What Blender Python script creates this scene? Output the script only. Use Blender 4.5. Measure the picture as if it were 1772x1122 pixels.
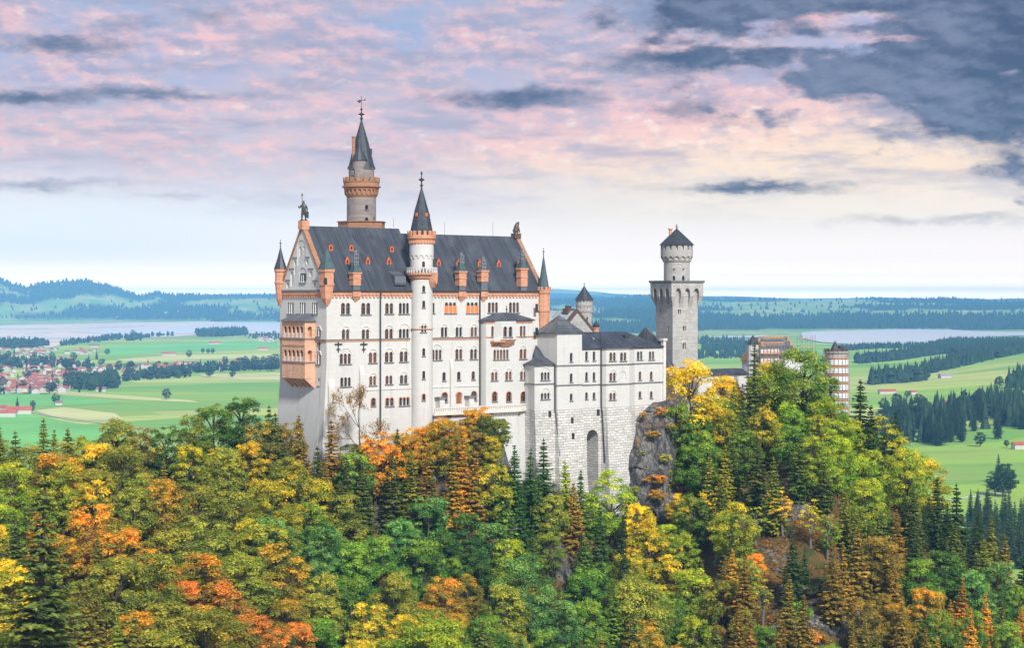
import bpy, bmesh, math, random
import numpy as np
from mathutils import Vector
random.seed(11); rng = np.random.default_rng(5)
for o in list(bpy.data.objects): bpy.data.objects.remove(o)
SC = bpy.context.scene; COL = SC.collection
R = math.radians
# ---------------------------------------------------------------- camera (eye at the origin, looking along +Y)
FP, CX, HY = 3200.0, 886.0, 517.0          # focal length in photo pixels, centre column, horizon row
cd = bpy.data.cameras.new('camera'); cam = bpy.data.objects.new('camera', cd); COL.objects.link(cam)
cam.rotation_euler = (R(90), 0, 0); cd.sensor_width = 36.0; cd.lens = 36.0*FP/1772
cd.shift_y = -(561-HY)/1772; cd.clip_start = 1.0; cd.clip_end = 120000.0; SC.camera = cam
# ---------------------------------------------------------------- light, sky, exposure
SUN_EL, SUN_AZ = 38.0, 160.0               # azimuth clockwise from +Y: behind the camera, a little to the right
sd = bpy.data.lights.new('sun', 'SUN'); sd.energy = 3.7; sd.angle = R(7); sd.color = (1.0, .945, .865)
sun = bpy.data.objects.new('sun', sd); COL.objects.link(sun)
sdir = Vector((math.sin(R(SUN_AZ))*math.cos(R(SUN_EL)), math.cos(R(SUN_AZ))*math.cos(R(SUN_EL)), math.sin(R(SUN_EL))))
sun.rotation_euler = sdir.to_track_quat('Z', 'Y').to_euler()
SC.view_settings.view_transform = 'Standard'; SC.view_settings.look = 'None'
SC.view_settings.gamma = 1.0; SC.view_settings.exposure = 0.50
SKY_GAIN = 0.73                             # = 2 ** -exposure, keeps the sky's own colours

class G:                                    # tiny node-graph helper
    def __init__(s, nt): s.nt = nt; nt.nodes.clear()
    def n(s, t, **kw):
        nd = s.nt.nodes.new(t)
        for k, v in kw.items():
            if k.startswith('_'): continue
            setattr(nd, k, v)
        return nd
    def put(s, sock, v):
        if hasattr(v, 'is_output'): s.nt.links.new(v, sock)
        elif v is not None:
            if isinstance(v, (tuple, list)) and sock.type == 'RGBA' and len(v) == 3: v = (*v, 1)
            sock.default_value = v
    def m(s, op, a, b=None, c=None, clamp=False):
        nd = s.n('ShaderNodeMath', operation=op, use_clamp=clamp)
        for i, x in enumerate((a, b, c)): s.put(nd.inputs[i], x)
        return nd.outputs[0]
    def vm(s, op, a, b=None, sc=None):
        nd = s.n('ShaderNodeVectorMath', operation=op)
        s.put(nd.inputs[0], a); s.put(nd.inputs[1], b)
        if sc is not None: s.put(nd.inputs['Scale'], sc)
        return nd.outputs['Value'] if op in ('DOT_PRODUCT', 'LENGTH') else nd.outputs[0]
    def xyz(s, x, y, z=0.0):
        nd = s.n('ShaderNodeCombineXYZ')
        for i, q in enumerate((x, y, z)): s.put(nd.inputs[i], q)
        return nd.outputs[0]
    def sep(s, v):
        nd = s.n('ShaderNodeSeparateXYZ'); s.put(nd.inputs[0], v); return nd.outputs
    def noise(s, v, scale, detail=4, rough=.55, dist=0.0):
        nd = s.n('ShaderNodeTexNoise'); s.put(nd.inputs['Vector'], v); nd.inputs['Scale'].default_value = scale
        nd.inputs['Detail'].default_value = detail; nd.inputs['Roughness'].default_value = rough
        nd.inputs['Distortion'].default_value = dist
        return nd.outputs['Fac']
    def mix(s, f, a, b, blend='MIX'):
        nd = s.n('ShaderNodeMix', data_type='RGBA', blend_type=blend)
        s.put(nd.inputs[0], f); s.put(nd.inputs[6], a); s.put(nd.inputs[7], b); return nd.outputs[2]
    def step(s, x, a, b):
        nd = s.n('ShaderNodeMapRange', interpolation_type='SMOOTHSTEP'); s.put(nd.inputs[0], x)
        nd.inputs[1].default_value = a; nd.inputs[2].default_value = b; return nd.outputs[0]
    def ramp(s, f, stops, interp='LINEAR'):
        nd = s.n('ShaderNodeValToRGB'); s.put(nd.inputs[0], f); cr = nd.color_ramp; cr.interpolation = interp
        while len(cr.elements) < len(stops): cr.elements.new(.5)
        for e, (p, c) in zip(cr.elements, stops): e.position = p; e.color = (*c, 1)
        return nd.outputs[0]

def sky_world():
    w = bpy.data.worlds.new('World'); SC.world = w; w.use_nodes = True
    g = G(w.node_tree)
    d = g.n('ShaderNodeTexCoord').outputs['Generated']
    x, y, z = g.sep(d)
    hor = g.m('SQRT', g.m('ADD', g.m('MULTIPLY', x, x), g.m('MULTIPLY', y, y)))
    az = g.m('ARCTAN2', x, y); el = g.m('ARCTAN2', z, hor)          # radians: right of north, above the horizon
    # the photo's sky measured as directions: pixels -> (azimuth, elevation) in thousandths of a radian
    P = lambda px, py: (math.atan((px-CX)/FP)*1000, (HY-py)/FP*1000)
    q0 = g.xyz(g.m('MULTIPLY', az, 1000), g.m('MULTIPLY', el, 1000))
    nz = g.n('ShaderNodeTexNoise'); g.put(nz.inputs['Vector'], g.vm('MULTIPLY', q0, (1, 2.6, 1)))
    nz.inputs['Scale'].default_value = .035; nz.inputs['Detail'].default_value = 7; nz.inputs['Roughness'].default_value = .62
    warp = g.vm('SUBTRACT', nz.outputs['Color'], (.5, .5, .5))
    q = g.vm('ADD', q0, g.vm('MULTIPLY', warp, (56, 17, 0)))
    base = g.ramp(g.m('DIVIDE', el, .4, clamp=True),
                  [(0, (.95, .91, .87)), (.06, (.91, .87, .84)), (.12, (.76, .72, .75)), (.19, (.60, .54, .62)), (.30, (.52, .49, .61)),
                   (.40, (.44, .47, .62)), (.6, (.42, .47, .58)), (1, (.40, .44, .52))])
    right = g.m('MULTIPLY', g.step(az, -.08, .12), g.m('MULTIPLY', g.step(el, .012, .035), g.step(el, .10, .065)))
    base = g.mix(g.m('MULTIPLY', right, .85), base, (1.0, .87, .72))
    low = g.ramp(g.m('DIVIDE', el, .05, clamp=True), [(0, (1, .80, .50)), (.06, (.84, .65, .40)), (.11, (.62, .48, .295)), (.24, (.375, .31, .245)), (.42, (.29, .25, .222)), (.74, (.236, .214, .197)), (1, (.225, .205, .192))])
    base = g.mix(g.m('MULTIPLY', g.step(el, .048, .036), g.step(g.m('ABSOLUTE', az), .75, .40)), base, g.vm('SCALE', low, None, 4.2))
    left = g.step(az, .02, -.26)
    base = g.mix(g.m('MULTIPLY', left, g.m('MULTIPLY', g.step(el, .075, .04), g.step(el, .01, .03))), base, (.82, .85, .89))
    def blobs(lst):
        tot = None
        for (px, py, rx, ry, wt) in lst:
            a, e = P(px, py)
            v = g.vm('MULTIPLY', g.vm('SUBTRACT', q, (a, e, 0)), (3.2/rx, 3.2/ry, 0))
            k = g.m('MULTIPLY', g.m('EXPONENT', g.m('MULTIPLY', g.vm('DOT_PRODUCT', v, v), -1.0)), wt)
            tot = k if tot is None else g.m('ADD', tot, k)
        return tot
    qs = g.vm('MULTIPLY', q0, (1, 2.0, 1))
    n1 = g.noise(qs, .024, 9, .53)                                        # billows
    ra, rb = g.noise(qs, .040, 8, .57), g.noise(g.vm('ADD', qs, (2.5, 6.5, 0)), .040, 8, .57)   # and again, a little towards the light
    n2 = g.noise(g.vm('MULTIPLY', q0, (1, 5.5, 1)), .013, 7, .54)     # streaks
    n3 = g.noise(qs, .075, 7, .58)                                    # fine puffs
    n4 = g.noise(g.vm('MULTIPLY', q0, (1, 3.5, 1)), .008, 3, .5)          # broad light and shade
    relief = g.step(g.m('SUBTRACT', ra, rb), -.15, .15)
    band = g.m('MULTIPLY', g.step(el, .042, .082), g.step(el, .45, .17))
    blue = g.m('MULTIPLY', g.m('MULTIPLY', g.step(n1, .52, .38), g.step(el, .085, .15)), g.step(n4, .42, .6))
    base = g.mix(g.m('MULTIPLY', blue, .75), base, (.27, .40, .66))
    # cloud deck catching the low light: mauve in the shade, pink to cream where lit
    lit = g.mix(g.step(g.m('SUBTRACT', el, g.m('MULTIPLY', az, .12)), .098, .050), (.93, .56, .54), (1.0, .77, .57))
    lit = g.mix(g.m('MULTIPLY', g.step(n3, .52, .72), .8), lit, (1.0, .84, .72))
    shade = g.mix(g.step(el, .05, .13), (.62, .555, .60), (.39, .38, .51))
    deck = g.mix(relief, shade, lit)
    cov = g.m('ADD', g.m('ADD', g.m('MULTIPLY', n1, .75), g.m('MULTIPLY', n3, .25)), blobs([
        (430, 40, 70, 36, .12), (60, 150, 90, 18, .10), (150, 238, 170, 30, .10), (380, 265, 120, 22, .09), (620, 180, 150, 46, .06),
        (1090, 85, 70, 20, .16), (1240, 205, 210, 55, .20), (1180, 265, 330, 50, .14), (1600, 270, 170, 30, .20), (940, 235, 150, 40, .08), (1410, 175, 80, 26, .16)]))
    c = g.mix(g.m('MULTIPLY', g.m('MULTIPLY', g.step(cov, .40, .58), band), .80), base, deck)
    c = g.mix(g.m('MULTIPLY', g.m('MULTIPLY', g.step(n4, .58, .36), band), .30), c, (.40, .40, .52))
    glow = blobs([(1250, 225, 260, 66, 1.05), (1050, 265, 280, 50, .8), (1560, 285, 210, 38, 1.1), (1420, 240, 160, 44, .7), (1440, 45, 120, 20, 1.0), (1570, 78, 130, 9, .8), (1120, 90, 70, 18, .6), (900, 255, 160, 40, .35), (110, 240, 200, 26, .35), (420, 60, 90, 40, .35), (560, 180, 180, 60, .25)])
    gl = g.m('MULTIPLY', glow, g.m('ADD', .25, g.m('MULTIPLY', g.step(g.m('ADD', g.m('MULTIPLY', ra, .6), g.m('MULTIPLY', n3, .4)), .38, .62), .75)), clamp=True)
    c = g.mix(gl, c, lit)
    # soft grey streaks
    st = g.m('MULTIPLY', g.step(g.m('ADD', n2, g.m('MULTIPLY', n3, .10)), .53, .72), g.m('MULTIPLY', g.m('MULTIPLY', g.step(el, .032, .08), g.step(el, .30, .16)), .62))
    c = g.mix(st, c, (.33, .35, .48))
    # slate cloud: the heavy mass at upper right plus separate banks
    diag = g.step(g.m('ADD', g.m('ADD', el, g.m('MULTIPLY', az, .34)), g.m('MULTIPLY', g.m('SUBTRACT', n1, .5), .20)), .145, .205)
    diag = g.m('MULTIPLY', diag, g.m('MULTIPLY', g.step(az, .0, .06), g.step(az, 1.2, .5)))
    dk = g.m('ADD', g.m('MULTIPLY', diag, .80), blobs([
        (120, 92, 130, 18, .62), (20, 182, 110, 15, .60), (260, 172, 160, 14, .60), (60, 322, 190, 14, .42), (330, 345, 200, 10, .25), (900, 172, 140, 20, .72),
        (1120, 30, 110, 34, .35), (1130, 112, 110, 24, .62), (1190, 195, 70, 26, .42), (1600, 150, 260, 52, .45),
        (1700, 225, 150, 40, .45), (1310, 327, 150, 13, .70), (1640, 386, 260, 12, .34), (1740, 30, 180, 40, .35), (1350, 20, 200, 30, .2),
        (360, 34, 60, 28, .34), (1760, 290, 70, 34, .5), (220, 52, 80, 18, .3), (650, 110, 160, 18, .22), (480, 215, 120, 12, .25)]))
    dk = g.m('MULTIPLY', dk, g.m('ADD', .55, g.m('MULTIPLY', n1, .90)))
    dk = g.m('SUBTRACT', dk, g.m('MULTIPLY', g.m('SUBTRACT', n3, .5), .34))
    dk = g.m('SUBTRACT', dk, blobs([(1440, 45, 130, 17, .75), (1350, 82, 130, 8, .35), (1560, 76, 130, 8, .45), (1210, 62, 60, 8, .3), (1400, 190, 60, 12, .4)]))
    dcol = g.mix(g.step(g.m('ADD', g.m('ADD', g.m('MULTIPLY', relief, .14), g.m('MULTIPLY', n1, .5)), g.m('MULTIPLY', n4, .5)), .42, .78), (.080, .105, .180), (.215, .245, .345))
    c = g.mix(g.step(dk, .06, .74), c, dcol)
    c = g.vm('SUBTRACT', g.vm('SCALE', c, None, 1.12), (.045, .05, .045))
    # plain Nishita daylight behind it all
    sk = g.n('ShaderNodeTexSky', sky_type='NISHITA'); sk.sun_disc = False
    sk.sun_elevation = R(SUN_EL); sk.sun_rotation = R(SUN_AZ); sk.altitude = 900
    b1 = g.n('ShaderNodeBackground'); g.put(b1.inputs[0], sk.outputs[0]); b1.inputs[1].default_value = .10
    b2 = g.n('ShaderNodeBackground'); g.put(b2.inputs[0], c); b2.inputs[1].default_value = SKY_GAIN
    ms = g.n('ShaderNodeMixShader'); ms.inputs[0].default_value = .93
    g.nt.links.new(b1.outputs[0], ms.inputs[1]); g.nt.links.new(b2.outputs[0], ms.inputs[2])
    out = g.n('ShaderNodeOutputWorld'); g.nt.links.new(ms.outputs[0], out.inputs[0])
sky_world()

# ---------------------------------------------------------------- materials
def new_mat(name):
    m = bpy.data.materials.new(name); m.use_nodes = True; g = G(m.node_tree)
    b = g.n('ShaderNodeBsdfPrincipled'); o = g.n('ShaderNodeOutputMaterial'); g.nt.links.new(b.outputs[0], o.inputs[0])
    return m, g, b, o
def objco(g): return g.n('ShaderNodeTexCoord').outputs['Object']
def bump(g, b, h, s, d=.1):
    nd = g.n('ShaderNodeBump'); nd.inputs['Strength'].default_value = s; nd.inputs['Distance'].default_value = d
    g.put(nd.inputs['Height'], h); g.nt.links.new(nd.outputs[0], b.inputs['Normal'])
def mul(c, k): return tuple(min(1, q*k) for q in c)
def plain(name, c, rough=.8, var=.2, scale=1.5, bp=.15, metal=0):
    m, g, b, o = new_mat(name); v = objco(g)
    n = g.noise(v, scale, 6, .6)
    g.put(b.inputs['Base Color'], g.ramp(n, [(.3, mul(c, 1-var)), (.7, mul(c, 1+var))]))
    b.inputs['Roughness'].default_value = rough; b.inputs['Metallic'].default_value = metal
    if bp: bump(g, b, g.noise(v, scale*4, 4), bp)
    return m
def stone(name, c, bw=1.3, bh=.5, mort=.9, streak=.18, rough=.85, bp=.2, patch=None, dark=None):
    """dressed masonry: faint courses, rain streaks, blotches"""
    m, g, b, o = new_mat(name); v = objco(g); x, y, z = g.sep(v)
    w = g.xyz(g.m('ADD', x, y), z)
    br = g.n('ShaderNodeTexBrick'); wj = g.n('ShaderNodeTexNoise'); g.put(wj.inputs['Vector'], w); wj.inputs['Scale'].default_value = .6; g.put(br.inputs['Vector'], w if dark is None else g.vm('ADD', w, g.vm('MULTIPLY', g.vm('SUBTRACT', wj.outputs['Color'], (.5, .5, .5)), (.9, .5, 0)))); br.inputs['Scale'].default_value = 1
    br.inputs['Brick Width'].default_value = bw; br.inputs['Row Height'].default_value = bh
    br.inputs['Mortar Size'].default_value = .03 if dark is None else .07; br.inputs['Mortar Smooth'].default_value = .3
    g.put(br.inputs['Color1'], mul(c, 1.03 if mort > .9 else 1.12)); g.put(br.inputs['Color2'], mul(c, .96 if mort > .9 else .82 if dark is None else .8)); g.put(br.inputs['Mortar'], mul(c, mort))
    col = br.outputs['Color']
    if dark is not None:
        hole = g.step(g.noise(g.vm('MULTIPLY', w, (.8, 3.0, 1)), .75, 4, .65), .56, .64)
        col = g.mix(g.m('MULTIPLY', g.m('MULTIPLY', hole, g.step(g.noise(w, .11, 3), .38, .6)), .85), col, dark)
    s1 = g.noise(g.xyz(g.m('MULTIPLY', g.m('ADD', x, y), .9), g.m('MULTIPLY', z, .09), x), .9, 5, .6)
    col = g.mix(g.m('MULTIPLY', g.step(s1, .5, .78), streak*2), col, mul(c, .55), 'MIX')
    bl = g.noise(v, .16, 5, .6)
    col = g.mix(g.m('MULTIPLY', g.step(bl, .45, .7), streak), col, patch or mul(c, .72))
    dp = g.step(g.noise(g.xyz(g.m('MULTIPLY', g.m('ADD', x, y), 1.7), g.m('MULTIPLY', z, .05), 3.0), 1.0, 5, .65), .60, .82)
    col = g.mix(g.m('MULTIPLY', dp, .30), col, mul(c, .45))
    g.put(b.inputs['Base Color'], col); b.inputs['Roughness'].default_value = rough
    bump(g, b, g.m('ADD', br.outputs['Fac'], g.m('MULTIPLY', g.noise(v, 3, 4), .6)), bp, -.06 if dark is None else -.2)
    return m
def seamed(name, c, pitch=.62, rough=.42, axis=0, tint=None):
    m, g, b, o = new_mat(name); v = objco(g); sp = g.sep(v); x = sp[axis]
    k = g.m('DIVIDE', x, pitch); fl = g.m('FLOOR', k); fr = g.m('FRACT', k)
    wn = g.n('ShaderNodeTexWhiteNoise', noise_dimensions='1D'); g.put(wn.inputs['W'], fl)
    seam = g.m('LESS_THAN', fr, .14)
    col = g.mix(wn.outputs['Value'], mul(c, .72), mul(c, 1.35))
    n = g.noise(g.vm('MULTIPLY', v, (.5, .5, .18)), .7, 6, .6)
    col = g.mix(g.m('MULTIPLY', g.step(n, .46, .70), .75), col, tint or mul(c, 2.2))
    vs_ = g.noise(g.xyz(g.m('MULTIPLY', x, 1.1), g.m('MULTIPLY', sp[2], .06)), 1.0, 4, .65); col = g.mix(g.m('MULTIPLY', g.step(vs_, .60, .80), .7), col, mul(c, 4.0))
    col = g.mix(g.m('MULTIPLY', seam, .6), col, mul(c, 2.0))
    g.put(b.inputs['Base Color'], col); b.inputs['Roughness'].default_value = rough
    bump(g, b, seam, .5, .06)
    return m
M = {}
M['white'] = stone('white_limestone', (.555, .56, .55), streak=.18, mort=.95, patch=(.44, .46, .47))
M['trim'] = plain('pale_trim_stone', (.62, .60, .56), .8, .15)
M['orange'] = stone('orange_sandstone', (.60, .295, .18), bw=.9, bh=.4, mort=.72, streak=.34, patch=(.40, .24, .17))
M['peach_lightened'] = stone('lightened_peach_sandstone', (.68, .40, .27), bw=.9, bh=.4, mort=.75, streak=.30, patch=(.52, .31, .22))  # paler copy of the orange sandstone, lightened to offset shade on the loggia
M['tan'] = stone('tan_sandstone', (.36, .185, .105), bw=.9, bh=.4, mort=.75, streak=.3, patch=(.36, .24, .18))
M['ochre'] = stone('ochre_stone', (.42, .26, .14), bw=.9, bh=.4, mort=.8, streak=.25)
M['brick'] = plain('red_brick', (.55, .13, .04), .8, .25, 2)
M['slate'] = seamed('seamed_slate_grey_roof', (.040, .047, .062), tint=(.085, .095, .115))
M['slate2'] = seamed('weathered_grey_roof', (.075, .085, .10), axis=1, tint=(.16, .18, .20))
M['cone'] = plain('dark_spire_sheet', (.034, .042, .055), .45, .35, 1.2)
M['copper'] = plain('green_copper', (.055, .10, .105), .5, .35, 1.0)
M['greengrey'] = seamed('pale_green_sheet_roof', (.26, .32, .33), axis=1, tint=(.36, .40, .40))
M['glass'] = plain('dark_window_glass', (.018, .020, .026), .12, .4, .6, 0)
M['glassred'] = plain('curtained_window', (.10, .045, .03), .3, .5, .8, 0)
M['sill'] = plain('dark_course_sill_shade', (.16, .16, .17), .8, .2)
M['iron'] = plain('dark_iron', (.035, .035, .038), .5, .3, 3, 0)
M['steel'] = plain('grey_galvanised_steel', (.33, .36, .38), .4, .2, 3, 0, .6)
M['bronze'] = plain('dark_bronze', (.045, .045, .038), .45, .4, 3, .1)
M['gold'] = plain('brown_ornament', (.10, .06, .045), .5, .3, 3, 0)
M['grey'] = stone('grey_tower_stone', (.39, .385, .375), bw=1.1, bh=.45, mort=.82, streak=.22)
M['warmgrey'] = stone('warm_grey_tower_stone', (.25, .222, .212), bw=1.1, bh=.45, mort=.82, streak=.25)
M['rough'] = stone('rough_masonry', (.61, .605, .59), bw=1.5, bh=.62, mort=.62, streak=.16, bp=.8, dark=(.13, .13, .13))
M['shutter'] = plain('orange_shutter', (.75, .20, .05), .7, .15, 1, 0)
M['door'] = plain('brown_door', (.22, .09, .04), .7, .2, 1, 0)
M['plank'] = plain('orange_plank', (.58, .26, .10), .8, .2, 1, 0)
M['net'] = plain('white_scaffold_sheet', (.60, .60, .62), .8, .2, .5, 0)
M['snow'] = plain('white_sheet', (.58, .59, .60), .7, .1, .5, 0)
M['bark'] = plain('bark', (.075, .055, .042), .9, .35, 2, .4)
M['paleb'] = plain('pale_bark', (.15, .135, .12), .9, .3, 2, .3)
M['plaster'] = plain('white_plaster', (.48, .47, .45), .85, .1, .2, 0)
M['road'] = plain('pale_road', (.50, .49, .46), .9, .1, .05, 0)
M['redroof'] = plain('red_tile_roof', (.40, .10, .065), .8, .3, .08, 0)
M['brownroof'] = plain('brown_tile_roof', (.24, .12, .10), .8, .3, .08, 0)
M['greyroof'] = plain('grey_roof', (.27, .27, .29), .7, .2, .08, 0)

def rock_mat():
    m, g, b, o = new_mat('grey_rock'); v = g.n('ShaderNodeNewGeometry').outputs['Position']
    n = g.noise(g.vm('MULTIPLY', v, (1, 1, .45)), .30, 8, .68, .5); n2 = g.noise(v, .11, 5, .6); n3 = g.noise(v, 1.1, 5, .7)
    col = g.ramp(n, [(.30, (.030, .032, .036)), (.46, (.11, .11, .115)), (.58, (.22, .215, .21)), (.75, (.40, .385, .37))])
    nz = g.sep(g.n('ShaderNodeNewGeometry').outputs['Normal'])[2]
    moss = g.m('MULTIPLY', g.step(nz, .62, .86), g.step(n2, .42, .56))
    col = g.mix(moss, col, g.ramp(n3, [(.35, (.10, .11, .03)), (.55, (.30, .15, .04)), (.7, (.40, .20, .05))]))
    vo = g.n('ShaderNodeTexVoronoi', feature='DISTANCE_TO_EDGE'); g.put(vo.inputs['Vector'], g.vm('ADD', g.vm('MULTIPLY', v, (.42, .42, .13)), g.vm('MULTIPLY', g.xyz(n, n2, n3), (1.6, 1.6, 1.6)))); vo.inputs['Scale'].default_value = 1.0
    ck = g.step(vo.outputs['Distance'], .07, .0)
    col = g.mix(g.m('MULTIPLY', ck, .30), col, (.035, .036, .04))
    lo = g.noise(g.vm('MULTIPLY', v, (1.2, 1.2, .12)), .9, 5, .65)
    col = g.mix(g.m('MULTIPLY', g.step(lo, .52, .72), .6), col, (.07, .072, .078))
    g.put(b.inputs['Base Color'], col); b.inputs['Roughness'].default_value = .95
    bump(g, b, g.m('SUBTRACT', g.m('ADD', n, g.m('MULTIPLY', n3, .6)), g.m('MULTIPLY', ck, .35)), 1.0, 1.2); return m
M['rock'] = rock_mat()

def leaf_mat():
    """leaf colour: the tree's own colour, shifted clump by clump towards its turning colour (custom property tip)"""
    m, g, b, o = new_mat('leaves')
    a = g.n('ShaderNodeObjectInfo').outputs['Color']
    t = g.n('ShaderNodeAttribute', attribute_type='OBJECT', attribute_name='tip').outputs['Color']
    f = g.n('ShaderNodeAttribute', attribute_type='GEOMETRY', attribute_name='tint').outputs['Fac']
    f2 = g.n('ShaderNodeAttribute', attribute_type='GEOMETRY', attribute_name='leaf').outputs['Fac']
    col = g.mix(g.step(f, .30, .85), a, t)
    col = g.mix(1.0, col, g.ramp(f2, [(0, (.62, .64, .60)), (1, (1.28, 1.25, 1.12))]), 'MULTIPLY')
    g.put(b.inputs['Base Color'], col); b.inputs['Roughness'].default_value = .6
    b.inputs['Specular IOR Level'].default_value = .25
    tr = g.n('ShaderNodeBsdfTranslucent'); g.put(tr.inputs[0], g.mix(1.0, col, (1.1, 1.15, .7), 'MULTIPLY'))
    ms = g.n('ShaderNodeMixShader'); ms.inputs[0].default_value = .34
    g.nt.links.new(b.outputs[0], ms.inputs[1]); g.nt.links.new(tr.outputs[0], ms.inputs[2]); g.nt.links.new(ms.outputs[0], o.inputs[0])
    return m
M['leaf'] = leaf_mat()

# ---------------------------------------------------------------- mesh building
class MB:
    def __init__(s): s.v, s.f, s.mi = [], [], []
    def add(s, vs, fs, mi=0):
        k = len(s.v); s.v += [tuple(p) for p in vs]
        for f in fs: s.f.append([i+k for i in f]); s.mi.append(mi)
        return s
    def box(s, x0, x1, y0, y1, z0, z1, mi=0):
        return s.add([(x, y, z) for z in (z0, z1) for x, y in ((x0, y0), (x1, y0), (x1, y1), (x0, y1))],
                     [(3, 2, 1, 0), (4, 5, 6, 7), (0, 1, 5, 4), (1, 2, 6, 5), (2, 3, 7, 6), (3, 0, 4, 7)], mi)
    def extr(s, pts, off, mi=0):
        n = len(pts); q = [Vector(p)+Vector(off) for p in pts]
        return s.add(list(pts)+[tuple(p) for p in q], [list(range(n))[::-1], list(range(n, 2*n))] +
                     [(i, (i+1) % n, n+(i+1) % n, n+i) for i in range(n)], mi)
    def loft(s, a, b, za, zb, mi=0):                       # prism between two plan polygons
        n = len(a)
        return s.add([(x, y, za) for x, y in a]+[(x, y, zb) for x, y in b], [list(range(n))[::-1], list(range(n, 2*n))] +
                     [(i, (i+1) % n, n+(i+1) % n, n+i) for i in range(n)], mi)
    def lathe(s, cx, cy, prof, n=24, mi=0, a0=0.0, caps=True):
        vs, fs = [], []
        for r, z in prof:
            vs += [(cx+r*math.cos(a0+2*math.pi*i/n), cy+r*math.sin(a0+2*math.pi*i/n), z) for i in range(n)]
        for k in range(len(prof)-1):
            fs += [(k*n+i, k*n+(i+1) % n, (k+1)*n+(i+1) % n, (k+1)*n+i) for i in range(n)]
        if caps: fs += [list(range(n))[::-1], list(range((len(prof)-1)*n, len(prof)*n))]
        return s.add(vs, fs, mi)
    def tube(s, pts, rad, n=6, mi=0):
        vs, fs = [], []; P = [Vector(p) for p in pts]
        if not hasattr(rad, '__len__'): rad = [rad]*len(P)
        for k, p in enumerate(P):
            d = (P[min(k+1, len(P)-1)]-P[max(k-1, 0)]).normalized()
            e = d.cross(Vector((.3, .2, 1)) if abs(d.z) < .9 else Vector((1, .1, 0))).normalized(); h = d.cross(e)
            vs += [p+(e*math.cos(6.28318*i/n)+h*math.sin(6.28318*i/n))*rad[k] for i in range(n)]
        for k in range(len(P)-1): fs += [(k*n+i, k*n+(i+1) % n, (k+1)*n+(i+1) % n, (k+1)*n+i) for i in range(n)]
        fs += [list(range(n))[::-1], list(range((len(P)-1)*n, len(P)*n))]
        return s.add(vs, fs, mi)
def mesh_obj(name, mb, mats, off=(0, 0, 0), smooth=False, parent=None):
    me = bpy.data.meshes.new(name)
    me.from_pydata([(x-off[0], y-off[1], z-off[2]) for x, y, z in mb.v], [], mb.f)
    for m in (mats if isinstance(mats, (list, tuple)) else [mats]): me.materials.append(M[m])
    me.polygons.foreach_set('material_index', mb.mi)
    bm = bmesh.new(); bm.from_mesh(me); bmesh.ops.recalc_face_normals(bm, faces=bm.faces[:]); bm.to_mesh(me); bm.free()
    if smooth: me.polygons.foreach_set('use_smooth', [True]*len(me.polygons))
    o = bpy.data.objects.new(name, me); COL.objects.link(o)
    if parent: o.parent = parent
    return o
def tag(o, label=None, cat=None, group=None, kind=None):
    for k, v in (('label', label), ('category', cat), ('group', group), ('kind', kind)):
        if v: o[k] = v
    return o
OFF = {}
def cut(o, mb):
    """sink openings into a solid wall"""
    if not mb.f: return
    c = mesh_obj('cutter', mb, 'white', OFF[o.name]); c.parent = o.parent; c.location = o.location
    bpy.context.view_layer.update()
    md = o.modifiers.new('openings', 'BOOLEAN'); md.object = c; md.operation = 'DIFFERENCE'; md.solver = 'EXACT'; md.use_self = True
    dg = bpy.context.evaluated_depsgraph_get(); me = bpy.data.meshes.new_from_object(o.evaluated_get(dg))
    o.modifiers.clear(); o.data = me; bpy.data.objects.remove(c)
class Frame:
    """a building's own plan axes: u along its south front, v back from it; z stays world height"""
    def __init__(s, X, Y, deg):
        s.X, s.Y, s.a = X, Y, R(deg); s.c, s.s = math.cos(s.a), math.sin(s.a)
    def xy(s, u, v): return s.X+u*s.c-v*s.s, s.Y+u*s.s+v*s.c
    def u(s, px, v):
        k = (px-CX)/FP; x0, y0 = s.xy(0, v); return (k*y0-x0)/(s.c-k*s.s)
    def v(s, px, u):
        k = (px-CX)/FP; x0, y0 = s.xy(u, 0); return (k*y0-x0)/(-s.s-k*s.c)
    def z(s, py, u, v): return (HY-py)/FP*s.xy(u, v)[1]
class Thing:
    def __init__(s, fr, u0, v0, z0, name, label, cat, group=None):
        s.fr, s.off = fr, (u0, v0, z0)
        s.o = bpy.data.objects.new(name, None); COL.objects.link(s.o); x, y = fr.xy(u0, v0)
        s.o.location = (x, y, z0); s.o.rotation_euler = (0, 0, fr.a); s.o.empty_display_size = .5
        tag(s.o, label, cat, group)
    def part(s, name, mb, mats, smooth=False, parent=None, label=None):
        o = mesh_obj(name, mb, mats, s.off, smooth, parent or s.o)
        if label: o['label'] = label
        OFF[o.name] = s.off
        return o
class Face:
    """a wall plane in a Frame: s along it, d outward"""
    def __init__(s, fr, p0, d):
        l = math.hypot(*d); s.fr, s.p, s.d = fr, p0, (d[0]/l, d[1]/l); s.n = (s.d[1], -s.d[0])
    def s_at(s, px):
        k = (px-CX)/FP; x0, y0 = s.fr.xy(*s.p); x1, y1 = s.fr.xy(s.p[0]+s.d[0], s.p[1]+s.d[1])
        return (k*y0-x0)/((x1-x0)-k*(y1-y0))
    def z(s, px, py):
        q = s.s_at(px); return s.fr.z(py, s.p[0]+s.d[0]*q, s.p[1]+s.d[1]*q)
    def pt(s, a, d, z): return (s.p[0]+s.d[0]*a+s.n[0]*d, s.p[1]+s.d[1]*a+s.n[1]*d, z)
    def vec(s, d): return (s.n[0]*d, s.n[1]*d, 0)
    def slab(s, mb, a0, a1, z0, z1, d0, d1, mi=0):
        return mb.extr([s.pt(a0, d0, z0), s.pt(a1, d0, z0), s.pt(a1, d0, z1), s.pt(a0, d0, z1)], s.vec(d1-d0), mi)
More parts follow.
